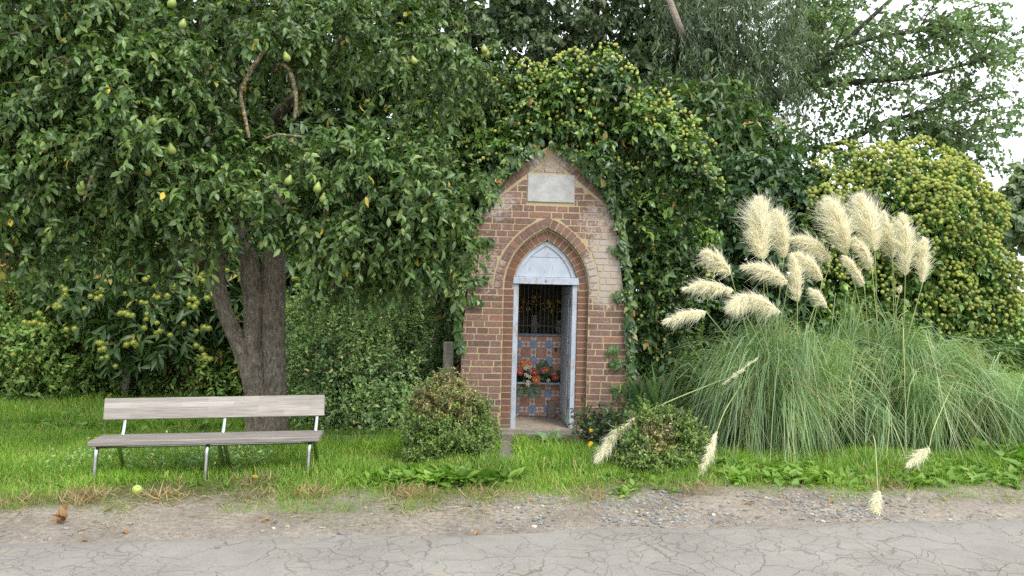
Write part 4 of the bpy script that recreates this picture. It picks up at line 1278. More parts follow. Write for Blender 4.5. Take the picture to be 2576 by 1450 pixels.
# dead canes hanging under the bank
n_ = 260
P0 = np.stack([rng.uniform(150, 560, n_), rng.uniform(830, 960, n_), rng.uniform(11.2, 11.5, n_)], -1)
P0 = np.array([at(*q) for q in P0])
foliage(tw, WILLOW, P0, np.stack([rng.normal(size=n_) * .3, -.1 * np.ones(n_), -np.ones(n_)], -1), .5, 5, .12, droop=.1, spread=.3, hang=.8, stems=tw, sr=.006, keep=above)
put(tw, 'canes', M['red_twig'], bram)
b = Buf(); tube(b, [at(312, 1010, 11.1), at(322, 940, 11.1), at(334, 880, 11.05)], [.055, .052, .05], 8, 8, .04)
o = tag(b.build('leaning_post', M['post_wood'], None, True), 'grey wooden fence post leaning in the brambles behind the bench', 'post')
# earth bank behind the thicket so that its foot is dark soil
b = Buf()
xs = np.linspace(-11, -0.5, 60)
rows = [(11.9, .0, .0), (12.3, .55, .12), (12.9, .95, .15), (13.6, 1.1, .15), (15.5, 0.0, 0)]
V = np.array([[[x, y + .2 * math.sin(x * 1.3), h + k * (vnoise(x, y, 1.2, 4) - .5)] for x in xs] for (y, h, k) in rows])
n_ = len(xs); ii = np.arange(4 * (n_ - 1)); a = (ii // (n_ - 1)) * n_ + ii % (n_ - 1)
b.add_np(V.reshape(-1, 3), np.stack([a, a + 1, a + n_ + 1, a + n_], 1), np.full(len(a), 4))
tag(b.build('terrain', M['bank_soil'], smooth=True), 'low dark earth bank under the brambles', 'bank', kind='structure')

# briar shrub between trunk and shrine
bri = thing('briar_shrub', 'loose grey-green briar shrub between the pear trunk and the shrine', 'shrub', foot_at(900, 9.6))
bb = [blob(*q) for q in ((790, 900, 9.4, 90), (880, 860, 9.5, 100), (980, 850, 9.6, 110), (1060, 880, 9.4, 90), (820, 1000, 9.0, 80), (920, 970, 9.1, 100), (1020, 980, 9.0, 90), (780, 800, 9.8, 70), (1080, 770, 9.7, 70), (960, 1050, 8.6, 60), (880, 1060, 8.7, 50), (1050, 1040, 8.6, 60), (760, 1000, 9.2, 60))]
lv, tw = Buf(), Buf()
bb += [blob(*q) for q in ((830, 750, 9.9, 60), (950, 740, 9.9, 60), (1040, 720, 9.9, 55))]
Pt, Nt = clumps(bb, 270, 9, .17, .5, 1.05, front=.75)
foliage(lv, SMALL, Pt, Nt * .6 + rnd(len(Pt)) * .6 + np.array([0, -.15, .25]), .2 + .16 * rng.random(len(Pt)), 13, .05, droop=.6, spread=.9, hang=.15, stems=tw, keep=above)
n_ = 130
P0 = np.array([at(rng.uniform(735, 1100), rng.uniform(790, 1000), rng.uniform(8.5, 9.2)) for _ in range(n_)])
foliage(lv, SMALL, P0, np.stack([rng.normal(size=n_) * .22, rng.normal(size=n_) * .2, np.ones(n_)], -1), .35 + .4 * rng.random(n_), 26, .046, droop=.15, spread=1.0, hang=0, stems=tw, sr=.005)
put(lv, 'leaves', M['briar_leaf'], bri, True)
put(tw, 'stems', M['grey_twig'], bri)

# ------------------------------------------------------------------ ivy over the shrine
pxs = lambda P: P[:, 0] / P[:, 1] * F + CX
pys = lambda P: (EYE - P[:, 2]) / P[:, 1] * F + CY


def shrine_keep(P):
    sh_ = np.asarray(P).reshape(-1, 3)
    q = to_shrine(sh_)
    h = half(np.clip(q[:, 2], -.1, 3.0))
    nz = (vnoise(q[:, 0], q[:, 2], 7, 3) - .4) * .10
    over = np.where(q[:, 2] > 2.35, .05 + .07 * (np.abs(q[:, 0]) > .25), .0)
    clear = (np.abs(q[:, 0]) < h - .0 - nz - over) & (q[:, 2] < 2.97) & (q[:, 1] < 1.5)
    # corridor of sight in front of the brick face stays open because the ivy only clings to the sides
    ok = ~clear
    ok &= ~((q[:, 1] < -.25) & (np.abs(q[:, 0]) < .75) & (q[:, 2] < 2.6))
    return ok.reshape(np.asarray(P).shape[:-1])


ivy = thing('ivy', 'flowering ivy wrapped over the roof and flanks of the brick shrine', 'ivy', from_shrine([[0, .8, 0]])[0])
iv_lobes = [blob(*q) for q in (
    (1330, 275, 8.7, 95), (1430, 255, 8.55, 95), (1520, 235, 8.5, 80), (1515, 185, 8.7, 55), (1250, 320, 9.0, 100), (1160, 370, 9.0, 100), (1340, 320, 8.7, 90), (1240, 400, 8.6, 90), (1180, 460, 8.55, 80), (1450, 310, 8.8, 70),
    (1550, 280, 8.8, 65), (1625, 315, 8.4, 70), (1675, 365, 8.3, 80), (1720, 430, 8.25, 78), (1745, 505, 8.3, 68), (1590, 400, 9.9, 90), (1650, 480, 10.0, 110), (1650, 600, 10.0, 110), (1600, 540, 9.9, 100), (1560, 640, 9.8, 90), (1730, 620, 8.9, 75), (1640, 680, 8.6, 75), (1700, 740, 8.7, 80), (1630, 800, 8.6, 65),
    (1650, 880, 8.7, 70), (1615, 930, 8.6, 45), (1640, 600, 8.45, 50), (1630, 720, 8.4, 55), (1610, 850, 8.4, 45), (1690, 650, 8.5, 60), (1150, 480, 8.4, 60), (1130, 600, 8.45, 50), (1160, 570, 8.6, 60), (1140, 660, 8.7, 60), (1130, 760, 8.7, 55), (1125, 860, 8.8, 45), (1120, 950, 8.9, 40), (1080, 320, 9.2, 70), (1300, 380, 8.35, 60), (1240, 460, 8.3, 50), (1390, 350, 8.3, 50), (1450, 350, 8.3, 55), (1510, 400, 8.3, 60), (1550, 470, 8.3, 50), (1340, 330, 8.4, 60), (1480, 290, 8.5, 70), (1560, 330, 8.5, 60), (1560, 470, 8.5, 45), (1590, 560, 8.5, 45), (1600, 650, 8.5, 40), (1200, 520, 8.45, 35), (1175, 610, 8.4, 25))]
for q in iv_lobes: q[3:] = np.maximum(q[3:] - .12, .08)
lv, tw = Buf(), Buf()
Pt, Nt = blob_pts(iv_lobes, 5200, .72, 1.02, front=.55)
Dd = Nt * .9 + rnd(len(Pt)) * .35 + np.array([0, -.1, .15])
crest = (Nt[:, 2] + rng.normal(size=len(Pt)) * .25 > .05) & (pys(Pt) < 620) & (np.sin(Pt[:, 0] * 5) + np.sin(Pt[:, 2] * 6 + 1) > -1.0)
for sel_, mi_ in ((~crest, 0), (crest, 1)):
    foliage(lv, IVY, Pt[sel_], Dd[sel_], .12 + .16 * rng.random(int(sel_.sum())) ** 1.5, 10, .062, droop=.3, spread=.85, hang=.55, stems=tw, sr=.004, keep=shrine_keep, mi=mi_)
# darker filling inside
Pt2, Nt2 = blob_pts(iv_lobes, 1500, .2, .75)
foliage(lv, IVY, Pt2, Nt2 + rnd(len(Pt2)) * .5, .2, 9, .08, keep=shrine_keep)
# creepers hugging the edge of the brick face
E = []
for z in np.arange(.35, 2.6, .016):
    for s in (-1, 1):
        if s < 0 and z < .9: continue
        h = float(half(z))
        wdt_ = .02 + .16 * max(0, float(vnoise(z, s * 3.0, 2.4, 2)) - .25) * (1.0 if s > 0 else .7)
        for _ in range(3):
            E.append((s * (h + .07 - random.random() * wdt_ * 1.3), -.02 - random.random() * .05, z + random.uniform(-.02, .02)))
for t_ in np.linspace(0, 1, 90):
    for s in (-1, 1):
        for _ in range(2):
            E.append((s * float(half(2.40 + .56 * t_)) + random.uniform(-.05, .05), -.03 - random.random() * .06, 2.40 + .56 * t_ + random.uniform(-.01, .13)))
for cx_, cz_ in ((-.70, 1.62), (-.74, 1.4), (.72, .95), (.74, .8), (.75, 1.5), (.70, 1.95), (-.66, 2.0), (.78, .55)):
    for _ in range(16):
        E.append((cx_ + random.gauss(0, .045), -.03, cz_ + random.gauss(0, .025)))
E = from_shrine(np.array(E))
n_ = len(E)
scatter(lv, IVY, E, np.stack([rng.normal(size=n_) * .5, -.35 + rng.normal(size=n_) * .2, -.8 + rng.normal(size=n_) * .4], -1), np.stack([rng.normal(size=n_) * .3, -np.ones(n_), .5 + rng.normal(size=n_) * .3], -1), .05 + .035 * rng.random(n_))
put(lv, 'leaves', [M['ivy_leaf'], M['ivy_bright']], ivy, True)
for pts in ([(1545, 372, 8.5), (1580, 374, 8.45), (1610, 368, 8.5)],):
    tube(tw, [at(*q) for q in pts], [.014, .013, .011], 7, 8, .1)
put(tw, 'stems', M['grey_twig'], ivy)


def umbels(parent, lobes, n, cond, scale=1.0, name='flower_head', off=.17):
    V, Fc = ico(2)
    um = Buf()
    Vr = V * .017
    um.add(Vr, [tuple(f) for f in Fc])
    k_ = 70
    s_ = unit(rnd(k_)); s_[:, 2] = np.abs(s_[:, 2]) * .9 + s_[:, 2] * .1
    v4, f4 = ico(1)
    for q in s_:
        um.add(v4 * .0048 + q * .0205, [tuple(f) for f in f4[:20]])
    me_ = um.mesh('flower_head', M['umbel'], True)
    Pt, Nt = blob_pts(lobes, n * 7, .98, 1.05, front=.7)
    # keep only those on the outer skin
    ok = np.ones(len(Pt), bool)
    B = np.array(lobes)
    for i in range(len(B)):
        q = np.linalg.norm((Pt - B[i, :3]) / B[i, 3:], axis=1)
        ok &= q > .93
    ok &= cond(Pt, Nt)
    Pt, Nt = Pt[ok][:n], Nt[ok][:n]
    Pt = Pt + Nt * off + ZUP * .05
    score = -Nt[:, 1] + .4 * Nt[:, 2]
    order = np.argsort(-score)
    for i in order[:98]:
        o = bpy.data.objects.new(name, me_); COL.objects.link(o); o.parent = parent
        o.location = Vector(Pt[i]) - parent.location; s_ = random.uniform(.8, 1.25) * scale; o.scale = (s_,) * 3
        o.rotation_euler = (random.uniform(-.6, .6), random.uniform(-.6, .6), random.random() * 6)
    rest = order[98:]
    if len(rest):
        rb_ = Buf()
        vv, ff = ico(2)
        sc_ = (.0215 * scale * (.8 + .45 * rng.random(len(rest))))
        bumpy = 1 + .12 * rng.random(len(vv))
        VV = Pt[rest][:, None] + vv[None] * (bumpy[None, :, None] * sc_[:, None, None])
        loops = ff.reshape(-1)[None] + (np.arange(len(rest)) * len(vv))[:, None]
        rb_.add_np(VV, loops, np.full(len(rest) * len(ff), 3))
        o = put(rb_, 'flower_heads', M['umbel'], parent, False)
        o['kind'] = 'stuff'


pxs = lambda P: P[:, 0] / P[:, 1] * F + CX
pys = lambda P: (EYE - P[:, 2]) / P[:, 1] * F + CY
umbels(ivy, iv_lobes, 1500, lambda P, N: shrine_keep(P) & (N[:, 2] > -.35) & (vnoise(P[:, 0] + P[:, 1], P[:, 2], 2.6, 4) > .36) & (rng.random(len(P)) < np.where(pxs(P) > 1300, 1.0, .45) * np.where(N[:, 2] > .2, 1.0, .22) * np.where(pys(P) < 560, 1, .3)), .70, off=.15)

# ------------------------------------------------------------------ ivy mound on the right
mound = thing('ivy_bush', 'rounded ivy mound covered in yellow-green flower balls behind the pampas grass', 'bush', foot_at(2260, 10.4))
mb = [blob(*q) for q in ((2230, 600, 10.2, 190), (2100, 600, 10.0, 130), (2050, 590, 9.9, 100), (2300, 600, 10.2, 175), (2370, 700, 10.1, 140), (2440, 740, 10.0, 100), (2130, 475, 10.2, 90), (2290, 470, 10.3, 95), (2355, 520, 10.2, 95), (2490, 790, 9.9, 65), (2200, 740, 9.9, 130), (2330, 780, 9.9, 120), (2450, 800, 9.9, 90), (2250, 860, 9.8, 80), (2380, 880, 9.8, 80), (2090, 740, 9.8, 100))]
for q in mb: q[3:] = np.maximum(q[3:] - .12, .12)
lv, tw = Buf(), Buf()
Pt, Nt = blob_pts(mb, 4700, .8, 1.02, front=.6, reject_inside=.8)
foliage(lv, IVY, Pt, Nt * .9 + rnd(len(Pt)) * .3 + np.array([0, -.1, .15]), .14 + .08 * rng.random(len(Pt)), 10, .066, droop=.3, spread=.85, hang=.5, stems=tw, keep=above)
Pt2, Nt2 = blob_pts(mb, 1300, .3, .8)
foliage(lv, IVY, Pt2, Nt2 + rnd(len(Pt2)) * .5, .22, 9, .09, keep=above)
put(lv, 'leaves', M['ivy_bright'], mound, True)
put(tw, 'stems', M['grey_twig'], mound)
umbels(mound, mb, 3000, lambda P, N: (N[:, 1] < .35) & (N[:, 2] > -.5) & (vnoise(P[:, 0] + P[:, 1], P[:, 2], 2.6, 4) > .36 - .25 * N[:, 2]) & (rng.random(len(P)) < np.where(N[:, 2] > 0, 1, .5)), .88)

# dark heart-leaved shrub
hs = thing('heart_leaved_shrub', 'dark glossy heart-leaved shrub between the shrine ivy and the ivy mound', 'shrub', foot_at(1880, 10))
hb = [blob(*q) for q in ((1850, 500, 10, 80), (1920, 460, 10.1, 80), (1880, 570, 9.8, 95), (1960, 560, 9.9, 80), (1840, 660, 9.7, 90), (1930, 680, 9.7, 100), (1850, 780, 9.6, 90), (1940, 800, 9.6, 90), (1800, 860, 9.5, 80), (1880, 900, 9.4, 90), (1780, 760, 9.7, 60), (1990, 480, 10.2, 60), (2040, 700, 9.8, 70), (1760, 930, 9.3, 60), (2000, 900, 9.5, 90))]
lv, tw = Buf(), Buf()
Pt, Nt = blob_pts(hb, 1700, .5, 1.0, front=.6)
foliage(lv, HEART, Pt, Nt * .8 + rnd(len(Pt)) * .5 + np.array([0, -.1, .1]), .22, 9, .088, droop=.4, spread=.9, hang=.45, stems=tw, keep=above)
put(lv, 'leaves', M['heart_leaf'], hs, True); put(tw, 'stems', M['grey_twig'], hs)

# feathery green plant right of the shrine
fp = thing('feathery_plant', 'bright feathery upright plant in the gap right of the shrine ivy', 'plant', foot_at(1715, 9.0))
lv, tw = Buf(), Buf()
n_ = 60
P0 = np.array([[*(np.array(foot_at(rng.uniform(1680, 1760), rng.uniform(8.9, 9.2))))] for _ in range(n_)])
P0[:, 2] += rng.uniform(0, .6, n_)
foliage(lv, WILLOW + SMALL, P0, np.stack([rng.normal(size=n_) * .14, rng.normal(size=n_) * .12, np.ones(n_)], -1), .5 + .35 * rng.random(n_), 40, .06, droop=0, spread=.9, hang=-.1, stems=tw, sr=.005)
put(lv, 'leaves', M['weed_leaf'], fp, True); put(tw, 'stems', M['grey_twig'], fp)

# iris clump beside the shrine
ir = thing('iris_clump', 'sword-leaved iris clump at the right foot of the shrine', 'plant', foot_at(1640, 8.1))
lv = Buf(); n_ = 70
P0 = np.array([foot_at(rng.uniform(1585, 1700), rng.uniform(8.0, 8.4)) for _ in range(n_)])
scatter(lv, [leaf_t([.3, .6, .85], [.8, 1, .6], .065, .3, .1), leaf_t([.3, .6, .85], [.8, 1, .6], .06, .3, .5)], P0, np.stack([rng.normal(size=n_) * .35, rng.normal(size=n_) * .25, np.ones(n_)], -1), rnd(n_) * np.array([1, 1, .1]), .45 + .35 * rng.random(n_))
put(lv, 'leaves', M['iris_leaf'], ir, True)

# ------------------------------------------------------------------ box bushes


def box_bush(name, label, lobes, n, brown, foot, brown_c, seed):
    o = thing(name, label, 'bush', foot)
    lv, tw = Buf(), Buf()
    Pt, Nt = clumps(lobes, n // 10, 9, .055, .6, 1.08, front=.4)
    bc = at(*brown_c[:3])
    dist = np.linalg.norm((Pt - bc) / np.array([brown_c[3], .6, brown_c[4]]), axis=1) + (rng.random(len(Pt)) - .5) * .5
    isb = (dist < 1) & (rng.random(len(Pt)) < .8)
    foot = np.array(foot)
    for sel, mi in ((~isb, 0), (isb, 1)):
        k_ = int(sel.sum())
        if k_:
            foliage(lv, SMALL, Pt[sel], Nt[sel] * .8 + rnd(k_) * .4 + np.array([0, 0, .45]), .07 + .08 * rng.random(k_), 13, .025, droop=.1, spread=.9, hang=-.1, stems=tw, sr=.002, keep=above, mi=mi)
    put(lv, 'leaves', [M['box_leaf'], M['box_brown']], o, True)
    rr = np.random.default_rng(seed)
    for _ in range(26):
        a_ = rr.random() * 6.28; r_ = rr.uniform(.1, .3); top = foot + [r_ * math.cos(a_), r_ * math.sin(a_) * .8, rr.uniform(.25, .5)]
        tube(tw, [foot + rr.normal(size=3) * np.array([.04, .04, 0]), (foot + top) / 2 + rr.normal(size=3) * .03, top], [.009, .006, .003], 5, 7, .1)
    put(tw, 'stems', M['post_wood'], o)
    return o


box_bush('box_bush', 'large box bush with browned tan top standing left of the shrine step', [blob(*q) for q in ((1130, 1091, 7.2, 82), (1140, 1016, 7.25, 52), (1075, 1096, 7.1, 49), (1185, 1101, 7.2, 37), (1130, 986, 7.25, 29), (1080, 1146, 7.0, 47), (1170, 1146, 7.05, 47), (1100, 1026, 7.2, 47), (1180, 1036, 7.3, 29), (1215, 1071, 7.5, 21), (1060, 1056, 7.2, 21), (1150, 966, 7.3, 16))],
         3700, 1, foot_at(1130, 7.12), (1125, 1005, 7.0, .30, .20), 3)
box_bush('box_bush', 'small round box bush with bare twiggy hollow, in front of the pampas grass', [blob(*q) for q in ((1655, 1125, 6.95, 85), (1610, 1120, 6.9, 52), (1705, 1110, 6.95, 52), (1655, 1075, 7.0, 50), (1650, 1160, 6.8, 55), (1700, 1155, 6.85, 50), (1610, 1160, 6.85, 45))],
         2100, 1, foot_at(1655, 6.85), (1665, 1110, 6.6, .13, .12), 4)

# hypericum with yellow flowers
hy = thing('hypericum_shrub', 'leafy shrub with a few yellow flowers at the right end of the step', 'shrub', foot_at(1510, 7.7))
lv, tw = Buf(), Buf()
n_ = 95
P0 = np.array([foot_at(rng.uniform(1470, 1570), rng.uniform(7.5, 7.95)) for _ in range(n_)])
P0[:, 2] += rng.uniform(0, .22, n_)
foliage(lv, SMALL, P0, np.stack([rng.normal(size=n_) * .4, -.1 + rng.normal(size=n_) * .25, np.ones(n_) * .9], -1), .2 + .22 * rng.random(n_), 15, .05, droop=.3, spread=1, hang=.0, stems=tw, sr=.004)
put(lv, 'leaves', M['heart_leaf'], hy, True); put(tw, 'stems', M['red_twig'], hy)


def daisy_mesh(r_):
    b = Buf()
    for l, k_ in ((0, 13), (1, 10)):
        ph = np.arange(k_) / k_ * 6.283 + l * .2
        D = np.stack([np.cos(ph), np.sin(ph), np.full(k_, .25 + .4 * l)], -1)
        scatter(b, [leaf_t([.5], [1.0], .32, .1, .1)], np.zeros((k_, 3)), D, np.tile([0, 0, 1.], (k_, 1)), np.full(k_, r_ * (1 - .25 * l)))
    V, Fc = ico(1); b.add(V * r_ * .25 + [0, 0, r_ * .1], [tuple(f) for f in Fc])
    return b


for px, py, Y in ((1487, 1083, 7.38), (1487, 1115, 7.35), (1484, 1119, 7.33)):
    o = daisy_mesh(.022).build('flower', M['yellow_petal'], hy); o.location = Vector(at(px, py, Y)) - hy.location; o.rotation_euler = (R(55), random.uniform(-.4, .4), 0)

# ------------------------------------------------------------------ posts, kerbs
p = foot_at(1125, 8.25)
b = Buf(); lathe(b, [(0, -.1), (.056, -.1), (.056, .6), (.054, .985), (.048, .998), (0, 1.0)], sides=20)
o = tag(b.build('concrete_post', M['concrete'], None, True), 'round weathered concrete post between the box bush and the shrine wall', 'post'); o.location = p; o.rotation_euler = (0, R(.8), 0)
b = Buf(); box(b, 0, 1.65, -.03, .03, -.1, .058, 0, .006)
o = tag(b.build('edging_kerb', M['concrete']), 'thin concrete lawn edging running from the pear trunk to the box bush', 'kerb'); o.location = (-2.65, 8.02, .05); o.rotation_euler = (0, 0, R(2.5))
b = Buf(); box(b, -.075, .075, 0, 1.15, -.08, .018, 0, .006)
o = tag(b.build('path_edging', M['concrete']), 'short concrete edging strip leading to the left end of the shrine step', 'kerb'); o.location = (-.05, 6.9, .05); o.rotation_euler = (0, 0, R(2.0))
b = Buf(); box(b, -.06, .06, 0, 1.2, -.08, .012, 0, .006)
o = tag(b.build('path_edging', M['concrete']), 'concrete edging strip half hidden beside the small round box bush', 'kerb'); o.location = (.83, 6.75, .05); o.rotation_euler = (0, 0, R(-3.0))

# ------------------------------------------------------------------ pampas grass
pam = thing('pampas_grass', 'large pampas grass clump with arching leaves and creamy feather plumes', 'pampas grass', foot_at(2160, 7.9))


def arching(buf, C, n, spread_r, L0, L1, H0, H1, w=.0065, segs=7, bias=(0, -.25)):
    nt_ = max(8, n // 22)
    gi = rng.integers(0, nt_, n)
    th = (rng.random(nt_) * 6.283)[gi] + rng.normal(size=n) * .16
    h = unit(np.stack([np.cos(th) + bias[0], np.sin(th) * .9 + bias[1], 0 * th], -1))
    g3 = rng.normal(size=(nt_, 2))[gi]
    o_ = C + np.stack([g3[:, 0] * spread_r[0] + rng.normal(size=n) * .04, g3[:, 1] * spread_r[1] + rng.normal(size=n) * .04, 0 * th], -1)
    o_[:, 2] = .05
    Rr = rng.uniform(L0, L1, nt_)[gi] * rng.uniform(.75, 1.15, n); H = rng.uniform(H0, H1, nt_)[gi] * rng.uniform(.8, 1.12, n)
    tp = np.clip(rng.uniform(.38, .62, nt_)[gi] + rng.normal(size=n) * .04, .34, .68); te = rng.uniform(.62, 1.02, n)
    t = np.linspace(0, 1, segs + 1)[None] * te[:, None]
    z = H[:, None] * (1 - ((t - tp[:, None]) / tp[:, None]) ** 2)
    r_ = Rr[:, None] * (t ** 1.5)
    wav = .07 * np.sin(t * 5 + rng.random((n, 1)) * 6) * t
    side = np.stack([-h[:, 1], h[:, 0], 0 * th], -1)
    Pn = o_[:, None] + h[:, None] * r_[..., None] + side[:, None] * wav[..., None] + ZUP * z[..., None]
    Pn[..., 2] = np.maximum(Pn[..., 2], .04 + .03 * rng.random(Pn[..., 2].shape))
    fl = unit(side + rnd(n) * .5)
    wd = (w * (.6 + .7 * rng.random(n)))[:, None] * np.clip(1.15 - np.linspace(0, 1, segs + 1) ** 2.2, .08, 1)[None]
    V = np.stack([Pn - fl[:, None] * wd[..., None] * .5, Pn + fl[:, None] * wd[..., None] * .5], 2)
    k_ = (segs + 1) * 2
    fc = np.concatenate([[2 * i, 2 * i + 1, 2 * i + 3, 2 * i + 2] for i in range(segs)])
    loops = fc[None] + (np.arange(n) * k_)[:, None]
    buf.add_np(V.reshape(n, -1, 3), loops, np.full(n * segs, 4))


lv = Buf()
arching(lv, np.array([2.5, 7.7, 0]), 380, (.2, .16), .8, 1.5, .55, .95, .0065, bias=(-.8, -.5))
arching(lv, np.array([2.62, 7.8, 0]), 1500, (.2, .16), .45, 1.45, .45, 1.15, .008)
arching(lv, np.array([3.75, 7.95, 0]), 1800, (.32, .16), .45, 1.55, .45, 1.12, .008)
arching(lv, np.array([4.75, 8.1, 0]), 1000, (.2, .16), .5, 1.5, .35, .9, .008)
arching(lv, np.array([2.62, 7.8, 0]), 260, (.2, .16), .3, 1.2, 1.0, 1.4, .006)
arching(lv, np.array([3.75, 7.95, 0]), 300, (.3, .16), .3, 1.3, 1.0, 1.4, .006)
put(lv, 'leaves', M['pampas_leaf'], pam, True)
lv = Buf()
for c_ in ((2.62, 7.8, 0), (3.75, 7.95, 0), (4.75, 8.1, 0)):
    arching(lv, np.array(c_), 150, (.25, .18), .3, 1.35, .25, .95, .0075)
put(lv, 'dead_leaves', M['straw'], pam, True)


def plume(parent, basep, tip, width, root, droop=None, n=420, curl=(0, 0, -1), mname='plume', stalk_mid=None, name='stalk', slim=1.0):
    basep, tip = np.asarray(basep), np.asarray(tip)
    st = Buf()
    if root is not None:
        root = np.asarray(root)
        mid = np.asarray(stalk_mid) if stalk_mid is not None else root * .45 + basep * .55 + np.array([0, 0, .10 * np.linalg.norm(basep[:2] - root[:2])])
        tube(st, [root, mid, basep], [.006, .005, .0038], 6, 14)
    ax = tip - basep
    L = np.linalg.norm(ax)
    dr = np.asarray(droop if droop is not None else [0, 0, 0.0]) * L
    tube(st, [basep, basep + ax * .5 + dr * .5, tip], [.0038, .003, .001], 5, 8)
    so = put(st, name, M['stalk'], parent, True)
    n = int(n * 2.3)
    nt_ = max(12, n // 9)
    tt_ = rng.random(nt_) ** .9; pt_ = rng.random(nt_) * 6.283; lt_ = .5 + .9 * rng.random(nt_) ** 1.4
    gi = rng.integers(0, nt_, n)
    t = np.clip(tt_[gi] + rng.normal(size=n) * .025, 0, 1)
    S0 = basep + ax * t[:, None] + dr * (2 * t * (1 - t))[:, None]
    a_ = unit(ax)
    u, v = perp(np.tile(a_, (n, 1)))
    ph = pt_[gi] + rng.normal(size=n) * .35
    rad = np.cos(ph)[:, None] * u + np.sin(ph)[:, None] * v
    prof_ = np.clip(1.75 * (t + .04) ** .45 * (1.02 - t) ** .75, .22, 1.1)
    d0 = unit(a_ * .8 + rad * .7 * slim + rnd(n) * .2 * slim)
    ln = width * 1.0 * prof_ * lt_[gi] * (.6 + .6 * rng.random(n))
    g_ = np.asarray(curl, float)
    p1 = S0 + d0 * (ln * .5)[:, None] + g_ * (ln * .06)[:, None]
    p2 = S0 + d0 * (ln * .9)[:, None] + g_ * (ln * (.1 + .35 * rng.random(n)))[:, None] + a_ * (ln * .12)[:, None] + rnd(n) * (ln * .16)[:, None]
    w_ = (.0042 * (.5 + .9 * rng.random(n)))[:, None]
    fl = unit(np.cross(d0, rnd(n)))
    V = np.stack([S0 - fl * w_ * .5, S0 + fl * w_ * .5, p1 - fl * w_ * .5, p1 + fl * w_ * .5, p2], 1)
    loops = np.array([0, 1, 3, 2, 2, 3, 4])[None] + (np.arange(n) * 5)[:, None]
    hb_ = Buf(); hb_.add_np(V, loops, np.tile([4, 3], n))
    po = obj('plume', hb_.mesh('plume', M[mname]), so)
    po.matrix_parent_inverse = Matrix.Translation(-Vector(parent.location))
    # parent chain: stalk already sits at the plant's world offset
    po.matrix_parent_inverse = (Matrix.Translation(Vector(parent.location)) @ so.matrix_parent_inverse).inverted()
    return so


zc = lambda x, y: (1636.8 + x * .37, 456.2 + y * .37)
rootA, rootB = np.array([2.62, 7.8, .3]), np.array([3.78, 7.95, .3])
PL = [  # tip, base (zoomed photo px), half width px, distance, root, spine droop
    ((738, 128), (765, 535), 84, 7.55, 'A', (0, 0, 0)), ((850, 205), (905, 525), 62, 7.65, 'A', (.1, 0, 0)), ((690, 300), (760, 530), 50, 7.5, 'A', (-.1, 0, 0)),
    ((955, 400), (1228, 548), 62, 7.8, 'A', (.12, 0, .24)), ((968, 500), (1168, 668), 58, 7.6, 'A', (.1, 0, .12)),
    ((955, 500), (998, 822), 40, 7.45, 'A', (.1, 0, 0)), ((628, 585), (935, 688), 58, 7.4, 'A', (.05, 0, .18)),
    ((352, 485), (545, 632), 60, 7.35, 'A', (.05, 0, .16)), ((226, 738), (562, 742), 50, 7.2, 'A', (.0, 0, .16)),
    ((530, 870), (885, 888), 70, 7.15, 'A', (0, 0, .36)), ((545, 880), (660, 770), 45, 7.1, 'A', (0, 0, .1)), ((92, 962), (378, 888), 44, 7.0, 'A', (0, 0, .12)),
    ((1080, 732), (1203, 860), 32, 7.5, 'B', (.05, 0, .1)), ((1210, 132), (1335, 498), 80, 7.75, 'B', (.06, 0, 0)), ((1425, 102), (1525, 478), 82, 7.85, 'B', (.06, 0, 0)),
    ((1580, 205), (1645, 525), 42, 7.95, 'B', (.05, 0, 0)), ((1712, 232), (1732, 645), 62, 7.8, 'B', (.08, 0, 0)), ((1862, 392), (1850, 692), 44, 7.8, 'B', (.0, 0, 0)),
    ((1390, 390), (1505, 600), 48, 7.7, 'B', (.06, 0, .05)), ((1308, 510), (1452, 712), 40, 7.65, 'B', (.05, 0, .05)), ((1590, 330), (1640, 520), 45, 7.9, 'B', (0, 0, 0)), ((1700, 712), (1690, 765), 12, 7.8, 'B', (0, 0, 0))]
for tip, bs, hw, Y, rt, dr in PL:
    tp_ = at(*zc(*tip), Y); bp_ = at(*zc(*bs), Y + random.uniform(-.02, .12))
    rr_ = (rootA if rt == 'A' else rootB) + np.array([random.uniform(-.18, .18), random.uniform(-.12, .12), 0])
    wm = hw * .37 * Y / F * (2.5 if bs[1] - tip[1] > 250 else 2.1)
    leanx = (bp_[0] - tp_[0])
    cu = np.array([-.45 if rt == 'B' or bs[1] - tip[1] > 250 else -.05, -.1, -.35 if bs[1] - tip[1] > 250 else -.9])
    plume(pam, bp_, tp_, wm, rr_, dr, int(500 + 9 * hw), cu)
z7 = lambda x, y: (1475.8 + x * .427, 939.1 + y * .427)
# broken and drooping plumes reaching the ground
plume(pam, at(*z7(290, 258), 7.0), at(*z7(62, 522), 6.75), .17, at(1850, 943, 7.5), (-.04, 0, .08), 520, (0, 0, -.5), 'plume', at(1700, 1003, 7.2), slim=.7)
plume(pam, at(*z7(768, 338), 6.85), at(*z7(652, 612), 6.55), .13, at(1870, 960, 7.4), (.05, 0, .02), 420, (0, 0, -.5), 'plume', at(1826, 1030, 7.0), slim=.7)
plume(pam, at(*z7(1716, 694), 5.95), at(*z7(1690, 870), 5.62), .15, at(2150, 1180, 6.9), (.04, 0, .02), 420, (0, 0, -.5), 'plume', at(2195, 1095, 6.4), slim=.7)
plume(pam, at(*z7(2018, 438), 6.75), at(*z7(1895, 540), 6.5), .14, at(2400, 960, 7.4), (.04, 0, .04), 340, (0, 0, -.5), 'plume', at(2352, 1070, 6.9), slim=.7)
plume(pam, at(1818, 968, 7.0), at(1910, 898, 7.0), .045, at(1790, 1010, 7.3), (0, 0, .02), 220, (-.3, 0, -.5), 'plume')

# ------------------------------------------------------------------ grass and ground cover


